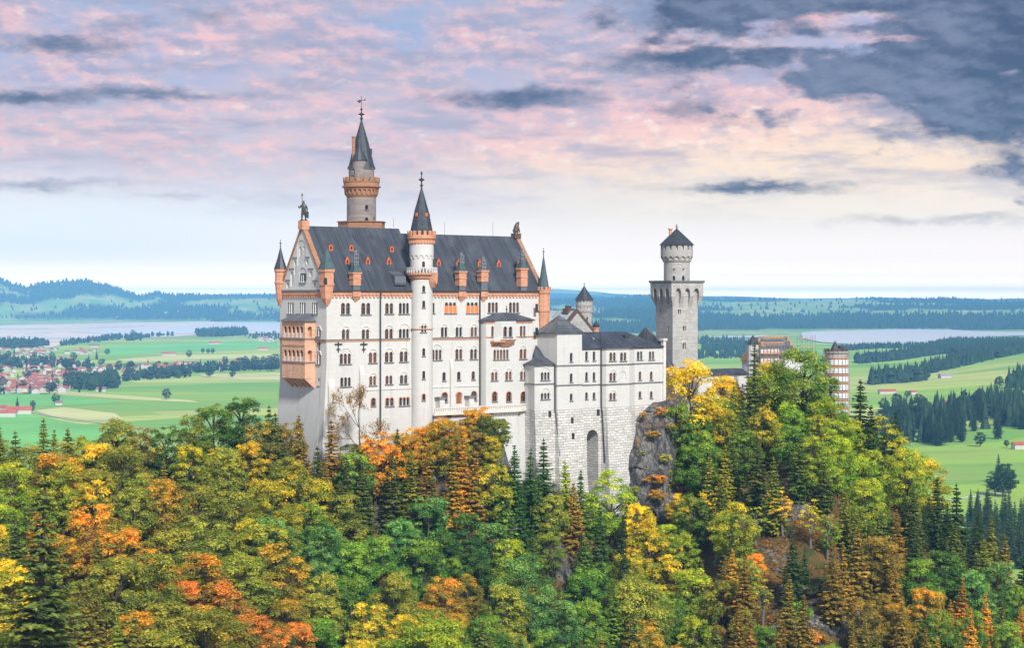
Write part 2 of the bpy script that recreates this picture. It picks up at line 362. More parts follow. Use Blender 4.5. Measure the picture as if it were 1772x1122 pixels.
def tangent(fr, uc, vc, r, px):
    """the wall plane touching a round tower where the photo shows pixel column px"""
    best = None
    for k in range(720):
        a = 2*math.pi*k/720; u, v = uc+r*math.cos(a), vc+r*math.sin(a); x, y = fr.xy(u, v); x0, y0 = fr.xy(uc, vc)
        if (x-x0)*x+(y-y0)*y > 0: continue
        e = abs(CX+FP*x/y-px)
        if best is None or e < best[0]: best = (e, a, u, v)
    e, a, u, v = best; return Face(fr, (u, v), (-math.sin(a), math.cos(a)))
def arch(c, w, z0, z1, pointed=False, seg=8):
    r = w/2
    if pointed:
        zs = z1-w*.9
        top = [(c+r*math.cos(t), zs+(z1-zs)*math.sin(t)**.8) for t in [math.pi*i/seg for i in range(seg+1)]]
    else:
        zs = z1-r; top = [(c+r*math.cos(math.pi*i/seg), zs+r*math.sin(math.pi*i/seg)) for i in range(seg+1)]
    return [(c-r, z0), (c+r, z0)]+top
def window(T, cutter, F, px, y0, y1, w, n=1, hood=True, depth=.30, pane='glass', trim='trim', frac=.80, surround=None, shut=0, pointed=False, sill=True, label=None):
    w *= 1.08; a0, a1 = F.s_at(px-w/2), F.s_at(px+w/2); c, W = (a0+a1)/2, a1-a0
    z1, z0 = F.z(px, y0-.6), F.z(px, y1+.2); lw = W/n*(frac if n > 1 else 1.0)
    fr = MB()
    for i in range(n):
        ci = a0+W*(i+.5)/n
        cutter.extr([F.pt(a, .6, z) for a, z in arch(ci, lw, z0, z1, pointed)], F.vec(-.6-depth))
        if surround:
            o_, i_ = arch(ci, lw+.36, z0-.12, z1+.18), arch(ci, lw, z0-.12, z1)
            for k in range(1, len(o_)-1+1):
                j = (k+1) % len(o_)
                if k == len(o_)-1: j = 0
                fr.extr([F.pt(*p) for p in ((i_[k][0], 0, i_[k][1]), (o_[k][0], 0, o_[k][1]), (o_[j][0], 0, o_[j][1]), (i_[j][0], 0, i_[j][1]))], F.vec(.07), 1)
    if sill: F.slab(fr, a0-.12, a1+.12, z0-.22, z0-.02, -.05, .24, 0)  # sill in a dark colour that stands in for the shadow line below
    for i in range(n-1):                                       # colonnettes between the lights
        ci = a0+W*(i+1)/n; p = F.pt(ci, .06, 0)
        fr.lathe(p[0], p[1], [(.15, z0), (.09, z0+.2), (.09, z1-lw*.7), (.19, z1-lw*.5)], 6, 2)
    if hood:
        r0, r1 = W/2+.06, W/2+.30; zc = z1-lw*.55
        for k in range(10):
            t0, t1 = math.pi*k/10, math.pi*(k+1)/10
            fr.extr([F.pt(c+r*math.cos(t), 0, zc+r*math.sin(t)) for r, t in ((r0, t0), (r1, t0), (r1, t1), (r0, t1))], F.vec(.15), 2)
    if not fr.f: F.slab(fr, a0, a1, z0-.1, z0-.02, 0, .1, 2)
    o = T.part('window', fr, ['sill', surround or 'trim', trim], label=label)
    pm = MB(); F.slab(pm, a0-.05, a1+.05, z0-.02, z1+.02, -depth+.03, -depth+.07)
    T.part('pane', pm, pane, parent=o)
    if n > 0 and W/n > 1.0:                                    # glazing bars
        gb = MB()
        for i in range(n):
            ci = a0+W*(i+.5)/n
            F.slab(gb, ci-.05, ci+.05, z0, z1-.05, -depth+.07, -depth+.13); F.slab(gb, ci-lw/2, ci+lw/2, z0+(z1-z0)*.62, z0+(z1-z0)*.62+.1, -depth+.07, -depth+.12)
        T.part('glazing_bar', gb, 'door', parent=o)
    if shut:
        sm = MB(); F.slab(sm, a0, a1, z0, z0+(z1-z0)*shut, .02, .12); T.part('shutter', sm, 'shutter', parent=o)
    return o
def frieze(F, a0, a1, z0, z1, d=.3, pitch=.85, mb=None, mi=0):
    """corbel-table: a band with small hanging corbels"""
    mb = mb or MB(); h = z1-z0
    F.slab(mb, a0, a1, z0+h*.45, z1, -.1, d, mi)
    n = max(1, int((a1-a0)/pitch))
    for i in range(n):
        c = a0+(a1-a0)*(i+.5)/n
        F.slab(mb, c-pitch*.24, c+pitch*.24, z0, z0+h*.45, -.05, d*.85, mi)
    return mb
def ring_blocks(mb, cx, cy, r, n, w, th, z0, z1, mi=0, a0=0, base=False):
    if base: mb.lathe(cx, cy, [(r-th-.03, z0), (r+.03, z0), (r+.03, z0+.22), (r-th-.03, z0+.22), (r-th-.03, z0)], 32, mi, 0, False)
    for i in range(n):
        a = a0+2*math.pi*i/n; c, s_ = math.cos(a), math.sin(a)
        mb.extr([(cx+c*q-s_*t, cy+s_*q+c*t, z0) for q, t in ((r-th, -w/2), (r, -w/2), (r, w/2), (r-th, w/2))], (0, 0, z1-z0), mi)
def finial(mb, cx, cy, z, h, r=.25, mi=0):
    mb.lathe(cx, cy, [(r*.5, z-.3), (r*.45, z+h*.12), (r*1.1, z+h*.16), (r*.5, z+h*.22), (r*.35, z+h*.4), (r*1.5, z+h*.48), (r*1.5, z+h*.53), (r*.3, z+h*.6), (r*.25, z+h*.8), (r*.7, z+h*.86), (.03, z+h)], 8, mi)
def skin(name, verts, edges, mat, parent=None, loc=None, rotz=0, sub=1):
    """one continuous body grown round a skeleton; verts: (x,y,z,r)"""
    me = bpy.data.meshes.new(name); me.from_pydata([v[:3] for v in verts], edges, [])
    o = bpy.data.objects.new(name, me); COL.objects.link(o)
    md = o.modifiers.new('skin', 'SKIN'); sv = me.skin_vertices[0].data
    for i, v in enumerate(verts):
        r = v[3]; sv[i].radius = (r, r) if not isinstance(r, tuple) else r
    sv[0].use_root = True
    if sub: s2 = o.modifiers.new('sub', 'SUBSURF'); s2.levels = s2.render_levels = sub
    bpy.context.view_layer.update(); dg = bpy.context.evaluated_depsgraph_get()
    m2 = bpy.data.meshes.new_from_object(o.evaluated_get(dg)); o.modifiers.clear(); o.data = m2
    m2.materials.clear(); m2.materials.append(M[mat]); m2.polygons.foreach_set('use_smooth', [True]*len(m2.polygons))
    if parent: o.parent = parent
    if loc: o.location = loc
    o.rotation_euler = (0, 0, rotz); return o
# ================================================================ THE CASTLE
CF = Frame(-40.1, 400.0, 39.7)
ZB = -30.0
def on_roof(fr, px, py, va, za, vr, zr):
    """point of a roof slope (eaves va,za .. ridge vr,zr) seen at a photo pixel"""
    v = (va+vr)/2
    for _ in range(60):
        u = fr.u(px, v); z = fr.z(py, u, v); v = .5*v+.5*(va+(z-za)/(zr-za)*(vr-va))
    return u, v, fr.z(py, u, v)

# ---------------------------------------------------------------- main palace block
T = Thing(CF, 0, 0, ZB, 'palace', 'long white limestone palace block with steep dark roof and orange corbelled eaves', 'palace')
U1, V1, VR = 62.0, 18.6, 9.6
ZE = CF.z(504, 0, 0); ZR = CF.z(390, 0, VR); ZR2 = CF.z(405.5, 40, VR); US = CF.u(690, VR)
S = Face(CF, (0, 0), (1, 0)); W = Face(CF, (0, 0), (0, -1))
body = MB(); body.box(0, U1, 0, V1, -50, ZE); cutb = MB()
wall = T.part('wall', body, 'white')
gab = MB(); gab.extr([(.02, -.0, ZE-.01), (.02, V1, ZE-.01), (.02, VR, ZR)], (.9, 0, 0)); cutg = MB()
gable = T.part('gable_wall', gab, 'white')
eg = MB(); eg.extr([(U1-.9, 0, ZE-.01), (U1-.9, V1, ZE-.01), (U1-.9, VR, ZR2)], (.88, 0, 0)); T.part('gable_wall', eg, 'white')
# roofs: the western third stands a little higher
rf = MB()
for ua, ub, zr in ((.92, US, ZR-.1), (US+.01, U1-.92, ZR2-.1)):
    rf.extr([(ua, -.45, ZE+.02), (ua, V1+.45, ZE+.02), (ua, VR, zr)], (ub-ua, 0, 0))
T.part('roof', rf, 'slate')
gt = MB(); gt.box(.5, U1-.5, -.62, -.46, ZE-.12, ZE+.22); T.part('gutter', gt, 'iron')
for ua, ub, zr in ((-.22, .95, ZR), (U1-.95, U1+.22, ZR2)):     # copings up both gables
    cp = MB()
    for v0 in (-.45, V1+.45):
        cp.extr([(ua, v0, ZE), (ua, v0+(.42 if v0 < 5 else -.42), ZE-.3), (ua, VR, zr-.50), (ua, VR, zr+.30)], (ub-ua, 0, 0))
    T.part('gable_coping', cp, 'tan')
# corbelled friezes and string courses
fz = MB(); zt, zb_ = ZE-.15, CF.z(515.5, 0, 0)
frieze(S, 0, U1, zb_, zt, mb=fz, pitch=1.0); frieze(W, -V1, 0, zb_, zt, mb=fz, pitch=.95)
T.part('frieze', fz, 'orange')
cr = MB(); W.slab(cr, -V1, 0, ZE-.1, ZE+.28, .0, .42); T.part('cornice', cr, 'sill')
sc = MB(); zs = CF.z(588.5, 10, 0); ust = CF.u(729, 0)
for a, b in ((0, ust-3.2), (ust+3.2, U1)):
    S.slab(sc, a, b, zs, zs+.22, -.1, .26, 0); S.slab(sc, a, b, zs-.3, zs, -.1, .16, 1)
W.slab(sc, -V1, 0, zs, zs+.22, -.1, .26, 0); W.slab(sc, -V1, 0, zs-.3, zs, -.1, .16, 1)
T.part('string_course', sc, ['sill', 'orange'])
sc2 = MB(); z2 = CF.z(674, 20, 0); S.slab(sc2, 9, U1, z2, z2+.3, -.1, .14); T.part('string_course', sc2, 'white')
# buttresses and battered foot
for p0, p1, yt in ((567, 578, 655), (621, 629, 632), (778, 783, 622)):
    a, b = S.s_at(p0), S.s_at(p1); zt_ = S.z(p0, yt)
    bt = MB(); bt.extr([(a, -.02, zt_), (a, -.55, zt_-2.2), (a, -.55 if p0 > 600 else -1.6, -48), (a, -.02, -48)], (b-a, 0, 0)); T.part('buttress', bt, 'white')
bt = MB(); bt.extr([(.02, 2, -18), (-2.4, 2, -46), (.02, 2, -46)], (0, V1-2, 0))
bt.extr([(.02, -.02, -14), (-1.9, -.02, -46), (.02, -.02, -46)], (0, 2.0, 0))
T.part('buttress', bt, 'white')
# windows, south front
w = lambda *a, **k: window(T, cutb, S, *a, **k)
for px, y0, y1, ww, n, h in (
    (598, 525, 544, 16, 2, 0), (633, 525, 544, 16, 2, 0), (673.5, 525.5, 543, 14, 2, 0), (699, 525, 543, 17, 3, 0),
    (853, 524, 541, 17, 3, 0), (889.5, 524, 541, 17, 3, 0),
    (598, 571, 587, 13, 2, 1), (632.5, 571, 586.5, 13, 2, 1), (673, 570, 586, 14, 2, 1), (699, 570, 585, 17, 3, 1),
    (768.5, 567, 583, 11, 2, 1), (794, 567, 582.5, 11, 2, 1), (820, 567, 582, 11, 2, 1),
    (597.5, 613, 630, 19, 3, 1), (645, 611, 628, 14, 2, 1), (673, 610, 627, 14, 2, 1), (698.5, 609, 626, 14, 2, 1),
    (755.5, 606, 623, 17, 3, 1), (794, 605, 622, 12, 2, 1), (819.5, 605, 621.5, 12, 2, 1),
    (598, 654, 669, 18, 3, 0), (645, 652, 667, 12, 2, 1), (673, 651, 665, 12, 2, 0), (698.5, 650, 664, 13, 2, 1),
    (768.5, 645, 659, 5.5, 1, 0), (794, 644, 658, 5.5, 1, 0), (819, 643.5, 657, 5.5, 1, 0)):
    w(px, y0, y1, ww, n, bool(h), pane='glassred' if int(px*7) % 5 == 0 else 'glass')
for px in (779.5, 817): w(px, 524, 542, 19, 3, False, shut=.68, label='arched window closed by bright orange boards')
for px, y0, y1, ww, n in ((646, 690, 703, 7, 1), (674, 690, 703, 14, 2), (699.5, 689, 702, 17, 3), (769.5, 680, 696, 9, 1), (820, 678, 693, 9, 1)):
    w(px, y0, y1, ww, n, False, surround='orange', sill=True)
w(794, 680, 699, 8, 1, True, surround='orange', sill=False, pane='door', trim='orange', label='arched terrace door in an orange surround')
w(750.5, 525, 542, 3, 1, False)
# west front
ww_ = lambda *a, **k: window(T, cutb, W, *a, **{'depth': .16, **k})
for px in (503, 523.5, 544.5): ww_(px, 524, 543, 10, 3, False)
for px, y0, y1, n in ((551.5, 570, 582, 2), (551.5, 613, 630, 2)): ww_(px, y0, y1, 7, n, True)
ww_(551.5, 655, 668, 2.6, 1, False)
ww_(532.5, 685, 714, 5, 1, False, surround='orange', pane='door', sill=False)
for px in (492, 507): ww_(px, 684, 697, 5.5, 1, False, surround='orange', pane='door')
wg = lambda *a, **k: window(T, cutg, W, *a, **k)
wg(524, 474, 489, 9, 3, False, depth=.16)
for px, y0, y1, ww in ((518.5, 427, 444, 4.6), (525, 426, 432, 4.2), (510.5, 450, 476, 4), (531.5, 449, 457, 5), (505, 470, 496, 5), (538, 469, 479, 5.5), (498, 489, 499, 5), (545, 489, 497, 5)):
    a0, a1 = W.s_at(px-ww/2), W.s_at(px+ww/2)                 # blind arcading of the gable
    cutg.extr([W.pt(a, .5, z) for a, z in arch((a0+a1)/2, a1-a0, W.z(px, y1), W.z(px, y0))], W.vec(-.85))
for px, y0, y1, rr in ((524, 463, 487, 6), (521.5, 415, 460, 7)):
    a0, a1 = W.s_at(px-rr), W.s_at(px+rr)
    cutg.extr([W.pt(a, .5, z) for a, z in arch((a0+a1)/2, a1-a0, W.z(px, y1), W.z(px, y0))], W.vec(-.68))
cut(wall, cutb); cut(gable, cutg)
hm = MB()
for px, y, ww in ((510.5, 447, 8), (532, 446, 8), (505, 466, 9), (538, 466, 9), (498, 486, 8), (545.5, 487, 8)):
    W.slab(hm, W.s_at(px-ww/2), W.s_at(px+ww/2), W.z(px, y), W.z(px, y)+.2, 0, .15)
T.part('drip_mould', hm, 'sill')
# iron wall anchors
for px in (585, 629): 
    am = MB(); a = S.s_at(px); z = S.z(px, 600)
    S.slab(am, a-.13, a+.13, z-1.3, z+1.1, .02, .14); S.slab(am, a-.95, a+.95, z+.35, z+.65, .141, .24); S.slab(am, a-.5, a+.5, z-.7, z-.5, .141, .24)
    T.part('wall_anchor', am, 'iron')
am = MB(); a = W.s_at(553); z = W.z(553, 600); W.slab(am, a-.15, a+.15, z-1.2, z+1.2, .02, .14); W.slab(am, a-.6, a+.6, z+.4, z+.8, .141, .24); T.part('wall_anchor', am, 'iron')
# rain pipes
for px, yb in ((657, 748),):
    dm = MB(); a = S.s_at(px); dm.tube([S.pt(a, .5, ZE-.2), S.pt(a, .32, ZE-1.4), S.pt(a, .32, S.z(px, yb))], .17, 6); T.part('rain_pipe', dm, 'iron')
# shallow bay at the east end under its own lean-to roof
vb = -1.7; B = Face(CF, (0, vb), (1, 0)); ub0, ub1 = B.s_at(841), B.s_at(921); u0 = S.s_at(831)
bz = B.z(880, 554); bay = MB(); bay.loft([(u0, .05), (ub0, vb), (ub1, vb), (ub1, .05)], [(u0, .05), (ub0, vb), (ub1, vb), (ub1, .05)], -50, bz)
baywall = T.part('bay_wall', bay, 'white'); cutc = MB()
wb = lambda *a, **k: window(T, cutc, B, *a, **k)
for px, y0, y1, ww, n, h in ((855, 565, 582, 10, 2, 0), (904.5, 565, 582, 10, 2, 0), (867, 606, 622, 25, 5, 0), (905, 605, 621, 12, 2, 1),
                             (855.5, 645, 658.5, 11, 2, 1), (880, 644, 658, 11, 2, 1), (905.5, 643.5, 657, 11, 2, 1)):
    wb(px, y0, y1, ww, n, bool(h), pane='glassred')
for px in (856, 880.5, 905.5): wb(px, 679, 695, 8, 1, False, surround='orange')
cut(baywall, cutc)
br = MB(); zt_ = S.z(875, 541)
e0, e1 = (u0-.5, -.2), (ub1+.4, -.2)
br.add([(u0-.6, .02, bz), (ub0-.3, vb-.5, bz), (ub1+.5, vb-.5, bz), (ub1+.5, .02, bz), (u0-.6, .02, bz-.25), (ub0-.3, vb-.5, bz-.25), (ub1+.5, vb-.5, bz-.25), (ub1+.5, .02, bz-.25), ((ub0+ub1)/2-2.5, .02, zt_), ((ub0+ub1)/2+2.0, .02, zt_)],
       [(0, 1, 5, 4), (1, 2, 6, 5), (2, 3, 7, 6), (4, 5, 6, 7), (0, 8, 1), (1, 8, 9, 2), (2, 9, 3), (3, 9, 8, 0, 4, 7)])
finial(br, (ub0+ub1)/2+.5, -.15, zt_, 1.6, .18)
T.part('bay_roof', br, 'slate')
bo = MB(); B.slab(bo, ub0, ub1, bz-.75, bz-.27, -.05, .16); zq = B.z(880, 584); B.slab(bo, ub0, ub1, zq, zq+.22, -.05, .2); T.part('string_course', bo, 'orange')
dm = MB(); dm.tube([(u0-.3, -.62, ZE-.2), (u0-.3, -.3, ZE-1.4), (u0-.3, -.3, S.z(831, 702))], .17, 6); T.part('rain_pipe', dm, 'iron')
# oriel on the bay
O = Face(CF, (0, vb-1.5), (1, 0)); o0, o1 = O.s_at(867), O.s_at(893); oz0, oz1 = O.z(880, 588), bz-.3
om = MB(); om.loft([(o0-.9, vb+.05), (o0, vb-1.5), (o1, vb-1.5), (o1+.9, vb+.05)], [(o0-.9, vb+.05), (o0, vb-1.5), (o1, vb-1.5), (o1+.9, vb+.05)], oz0, oz1)
ori = T.part('oriel', om, 'white'); co = MB()
for px in (874.3, 883.5): window(T, co, O, px, 566, 583, 6, 1, False, depth=.4)
cut(ori, co)
ob = MB(); ob.loft([(o0+.9, vb-.05), (o0+1.2, vb-.4), (o1-1.2, vb-.4), (o1-.9, vb-.05)], [(o0-1, vb-.05), (o0-.1, vb-1.6), (o1+.1, vb-1.6), (o1+1, vb-.05)], O.z(880, 600), oz0-.02)
T.part('oriel_corbel', ob, 'orange')
bl = MB(); b0, b1 = B.s_at(848), B.s_at(868); bz0 = B.z(858, 597); B.slab(bl, b0, b1, bz0+.6, bz0+.9, 0, 1.4, 0); B.slab(bl, b0, b1, bz0+.9, bz0+1.9, 1.2, 1.4, 1)
for i in range(4): q = b0+(b1-b0)*(i+.5)/4; bl.extr([B.pt(q-.2, 0, bz0-.5), B.pt(q-.2, 1.2, bz0+.59), B.pt(q-.2, 0, bz0+.59)], (.4, 0, 0), 0)
T.part('balcony', bl, ['orange', 'white'])
# two-storey orange loggia on the west gable
d = 2.7; LF = Face(CF, (-d, 0), (0, -1)); la, lb = LF.s_at(488), LF.s_at(527.5); lz1, lz0 = LF.z(508, 556), LF.z(508, 655)
lm = MB(); lm.box(-d, .05, -lb, -la, lz0, lz1); lw_ = T.part('loggia', lm, 'peach_lightened'); cl = MB()
LS = Face(CF, (0, -lb), (1, 0))
for y0, y1 in ((565, 584), (606, 625)):
    nn = 5; z1, z0 = LF.z(508, y0), LF.z(508, y1)
    for i in range(nn):
        c = la+.5+(lb-la-1.0)*(i+.5)/nn; cl.extr([LF.pt(a, .5, z) for a, z in arch(c, (lb-la-1)/nn*.76, z0, z1)], LF.vec(-.9))
    cl.extr([LS.pt(a, .5, z) for a, z in arch(-d/2-.05, 1.15, z0, z1)], LS.vec(-1.5))
cut(lw_, cl)
lg = MB()
for y0, y1 in ((565, 584), (606, 625)):
    z1, z0 = LF.z(508, y0), LF.z(508, y1); lg.box(-d+.34, -d+.38, -lb+.3, -la-.3, z0-.1, z1+.1)
T.part('pane', lg, 'glass', parent=lw_)
lbn = MB()
for y0, y1 in ((565, 584), (606, 625)):
    z0 = LF.z(508, y1)
    LF.slab(lbn, la+.5, lb-.5, z0, z0+1.0, -.30, -.16, 0)
    LF.slab(lbn, la-.1, lb+.12, z0-.45, z0-.15, -.02, .16, 1); LS.slab(lbn, -d-.16, .02, z0-.45, z0-.15, -.02, .14, 1)
    z1 = LF.z(508, y0); LF.slab(lbn, la, lb, z1+.9, z1+1.15, -.02, .12, 2)
T.part('balustrade', lbn, ['trim', 'sill', 'orange'], parent=lw_)
lr = MB(); c0 = (lz1, lz1+.25); zt_ = LF.z(508, 543)
lr.add([(-d-.5, -lb-.5, c0[0]), (0, -lb-.5, c0[0]), (0, -la+.5, c0[0]), (-d-.5, -la+.5, c0[0]), (-.02, -lb+1.6, zt_), (-.02, -la-1.6, zt_)],
       [(0, 1, 2, 3), (0, 4, 1), (1, 4, 5, 2), (2, 5, 3), (3, 5, 4, 0)])
T.part('loggia_roof', lr, 'slate2', parent=None)
for i in range(6):                                             # stepped brackets under the loggia
    c = la+.35+(lb-la-.7)*i/5; bk = MB()
    bk.extr([LF.pt(c-.28, 0, lz0), LF.pt(c-.28, -d+.02, lz0), LF.pt(c-.28, -d+.02, lz0-2.2), LF.pt(c-.28, -d+.7, lz0-1.7)], (0, -.56, 0)); T.part('bracket', bk, 'peach_lightened')
# corner turrets of the palace
def bartizan(px, u, v, r, ytop, yapex, ybase, ycorb, col, cone, n=8, merl=0, slit=None, body='orange'):
    z = lambda y: CF.z(y, u, v)
    b = MB(); b.lathe(u, v, [(.35, z(ycorb)), (r*.75, z(ycorb-12)), (r, z(ybase)), (r*1.12, z(ybase)+.1), (r*1.12, z(ybase)+.5), (r, z(ybase)+.6), (r, z(ytop)-.7), (r*1.16, z(ytop)-.6), (r*1.16, z(ytop))], n, 0, math.pi/n)
    o = T.part('turret', b, body); cb = MB()
    if slit:
        F_ = Face(CF, (u-.0, v-r*.97), (1, 0)) if slit[0] == 'S' else Face(CF, (u-r*.8, v-r*.45), (.55, -.83))
        for y0, y1 in slit[1:]:
            s_ = F_.s_at(px); cb.extr([F_.pt(a, .6, q) for a, q in arch(s_, .75, z(y1), z(y0))], F_.vec(-1.1))
            pm = MB(); F_.slab(pm, s_-.4, s_+.4, z(y1), z(y0), -.5, -.42); T.part('pane', pm, 'glass', parent=o)
        cut(o, cb)
    rm = MB(); rm.lathe(u, v, [(r*1.22, z(ytop)+.02), (r*.55, z(ytop)+(z(yapex)-z(ytop))*.5), (.06, z(yapex))], n, 0, math.pi/n)
    if merl: 
        mm = MB(); ring_blocks(mm, u, v, r*1.18, merl, .55, .35, z(ytop), z(ytop)+.9, base=True); T.part('battlement', mm, body, parent=o)
        rm = MB(); rm.lathe(u, v, [(r*.98, z(ytop)+.02), (r*.5, z(ytop)+(z(yapex)-z(ytop))*.48), (.06, z(yapex))], n, 0, math.pi/n)
    so = T.part('spire', rm, cone, parent=o)
    fm = MB(); finial(fm, u, v, z(yapex)-.1, 1.7, .2); T.part('finial', fm, 'gold', parent=o)
bartizan(565.5, -.1, -.1, 1.55, 466, 426, 495, 529, 'orange', 'copper', 4, 0, ('S', (481, 493)))
vw = CF.v(489, 0); bartizan(488, 0, V1-.2, 1.25, 466, 427, 492, 530, 'orange', 'cone', 10)
bartizan(931, U1-.3, -.2, 1.5, 503, 441, 540, 607, 'orange', 'copper', 10, 10, ('S', (526, 541), (567, 580)))
# small dormers
def dormer(px, py, big):
    zr = ZR if px < 690 else ZR2
    u, v, z = on_roof(CF, px, py, 0, ZE, VR, zr); h, ww = (1.75, 1.15) if big else (1.35, 1.1); z -= h*.5
    f = MB(); vf = v-.55
    if big: f.extr([(u-ww/2, vf, z), (u+ww/2, vf, z), (u+ww/2, vf, z+h*.7), (u, vf, z+h*1.25), (u-ww/2, vf, z+h*.7)], (0, .25, 0))
    else: f.extr([(u-ww/2, vf, z), (u+ww/2, vf, z), (u+ww/2, vf, z+h*.8), (u, vf, z+h*1.02), (u-ww/2, vf, z+h*.8)], (0, .25, 0))
    o = T.part('dormer', f, 'brick'); c = MB()
    c.extr([(u+a, vf-.3, q) for a, q in arch(0, .5, z+.25, z+h*.78)], (0, 1.2, 0)); cut(o, c)
    k = MB(); k.extr([(u-ww/2+.06, vf+.25, z), (u+ww/2-.06, vf+.25, z), (u+ww/2-.06, vf+.25, z+h*.66), (u, vf+.25, z+h*(1.15 if big else .95)), (u-ww/2+.06, vf+.25, z+h*.66)], (0, 2.0, 0))
    T.part('dormer_roof', k, 'cone', parent=o)
for px, py in ((570.5, 429), (606, 429.5), (676, 431.5)): dormer(px, py, False)
for px, py in ((599, 454), (634.5, 454), (671, 454.5), (757, 457), (791, 458), (828, 458), (861, 459), (895, 461)): dormer(px, py, True)
# wall chimneys through the eaves
def wall_chimney(px, ytop, ybot, ycage, low=True, spire=True):
    u = CF.u(px, -.3); z = lambda y: CF.z(y, u, -.3); hw = 1.0
    c = MB()
    for z0, z1, k in ((z(ybot), z((ybot+ytop)/2)-.12, 1), (z((ybot+ytop)/2)-.12, z((ybot+ytop)/2)+.12, 1.14), (z((ybot+ytop)/2)+.12, z(ytop)-.4, 1.02), (z(ytop)-.4, z(ytop), 1.22)):
        c.box(u-hw*k, u+hw*k, -.75*k, .9, z0, z1)
    if low:
        c.box(u-hw*1.05, u+hw*1.05, -.7, .02, z(514), z(505)); c.add([(u-1.05, -.6, z(514)), (u+1.05, -.6, z(514)), (u+1.05, -.01, z(514)), (u-1.05, -.01, z(514)), (u, -.02, z(524))], [(0, 1, 4), (1, 2, 4), (2, 3, 4), (3, 0, 4), (0, 1, 2, 3)])
    c.box(u-.9, u+.9, -.6, .85, z(505), z(ybot), 1)
    o = T.part('chimney', c, ['orange', 'slate2'])
    if spire:
        k = MB(); k.lathe(u, .05, [(1.5, z(ytop)+.02), (.85, z(ytop-9)), (.62, z(ytop-14))], 4, 0, math.pi/4); T.part('chimney_cap', k, 'copper', parent=o)
    g_ = MB(); zt_, z0 = z(ycage), z(ytop-10 if spire else ytop)            # open steel cowl
    for a, b in ((-.5, -.4), (.5, -.4), (.5, .5), (-.5, .5), (0, -.4), (0, .5)): g_.box(u+a-.06, u+a+.06, b-.06, b+.06, z0, zt_-.8 if a else zt_)
    for q in (.25, .5, .75): g_.box(u-.62, u+.62, -.5, .6, z0+(zt_-z0)*q-.06, z0+(zt_-z0)*q+.08)
    g_.box(u-.3, u+.3, -.2, .3, zt_-.5, zt_)
    T.part('chimney_cowl', g_, 'steel', parent=o)
wall_chimney(616, 471, 494, 433); wall_chimney(799, 469, 495, 437); wall_chimney(837, 468, 488, 445, True, False); wall_chimney(905, 464, 496, 429, False)
# roof hatch
u, v, z = on_roof(CF, 686, 486, 0, ZE, VR, ZR); hm = MB()
hm.extr([(u-1.5, v-1.6, z-1.0), (u-1.5, v-1.5, z+.9), (u-1.5, v+1.6, z+2.4), (u-1.5, v+1.6, z-1)], (3, 0, 0)); T.part('roof_hatch', hm, 'slate2')
# pedestals on the two gable tops
pd = MB(); pd.box(-.5, 1.3, VR-.9, VR+.9, ZR-.9, CF.z(382, .4, VR)); T.part('pedestal', pd, 'orange')
zped2 = CF.z(404, U1-.6, VR); pd = MB(); pd.box(U1-1.6, U1+.3, VR-.8, VR+.8, ZR2-.6, zped2); T.part('pedestal', pd, 'gold')
# lightning rods
for px, yb, yt in ((681, 392, 378), (769.5, 405, 384), (853, 407, 384)):
    u = CF.u(px, VR); lm = MB(); lm.tube([(u, VR, CF.z(yb+2, u, VR)), (u, VR, CF.z(yt, u, VR))], .045, 4); T.part('lightning_rod', lm, 'iron')
# statues standing on the pedestals
kx, ky = CF.xy(.4, VR); kz = CF.z(382, .4, VR)
st = Thing(CF, .4, VR, kz, 'knight_statue', 'dark bronze statue of a standing knight with lance on the tip of the gable', 'statue')
skv = [(0, 0, 2.1, .42), (0, 0, 2.9, .5), (0, 0, 3.35, .42), (0, 0, 3.75, .17), (0, .02, 4.15, .28), (0, 0, 4.5, .12),
       (-.3, 0, 1.5, .3), (-.38, -.1, .8, .22), (-.38, 0, .1, .2), (.32, 0, 1.5, .3), (.42, .1, .8, .22), (.45, .1, .1, .2),
       (-.6, -.05, 3.25, .2), (-.95, -.15, 2.7, .17), (-1.15, -.2, 3.3, .15), (.6, 0, 3.2, .2), (.8, .1, 2.5, .17), (.7, -.1, 1.9, .16)]
b_ = skin('figure', skv, [(0, 1), (1, 2), (2, 3), (3, 4), (4, 5), (0, 6), (6, 7), (7, 8), (0, 9), (9, 10), (10, 11), (2, 12), (12, 13), (13, 14), (2, 15), (15, 16), (16, 17)], 'bronze', st.o, None, -.7)
lm = MB(); lm.tube([(-.9, -.75, .1), (-.9, -.75, 5.4)], .07, 6); lm.lathe(-.9, -.75, [(.05, 5.3), (.22, 5.6), (.02, 6.1)], 6); o = mesh_obj('lance', lm, 'bronze', (0, 0, 0), False, st.o)
sh = MB(); sh.extr([(.95, -.3, .5), (1.05, .5, .8), (1.05, .55, 2.0), (.9, -.45, 2.0)], (.12, -.05, 0)); mesh_obj('shield', sh, 'bronze', (0, 0, 0), False, st.o)
bs = MB(); bs.lathe(0, 0, [(.95, 0), (.95, .12), (.8, .2)], 8); mesh_obj('plinth', bs, 'bronze', (0, 0, 0), False, st.o)
st = Thing(CF, U1-.6, VR, zped2, 'lion_statue', 'dark stone seated lion statue on the east end of the palace roof ridge', 'statue')
skv = [(0, 0, .6, .55), (0, .1, 1.2, .62), (.25, .1, 1.8, .6), (.45, .1, 2.3, .5), (.7, .1, 2.6, .42), (1.0, .1, 2.5, .24),
       (.7, -.25, .9, .2), (.85, -.25, .15, .2), (.7, .4, .9, .2), (.85, .4, .15, .2), (-.3, -.4, .4, .35), (.3, -.45, .18, .2), (-.3, .5, .4, .35), (.3, .55, .18, .2), (-.8, .1, .3, .12), (-1.0, .1, .9, .1)]
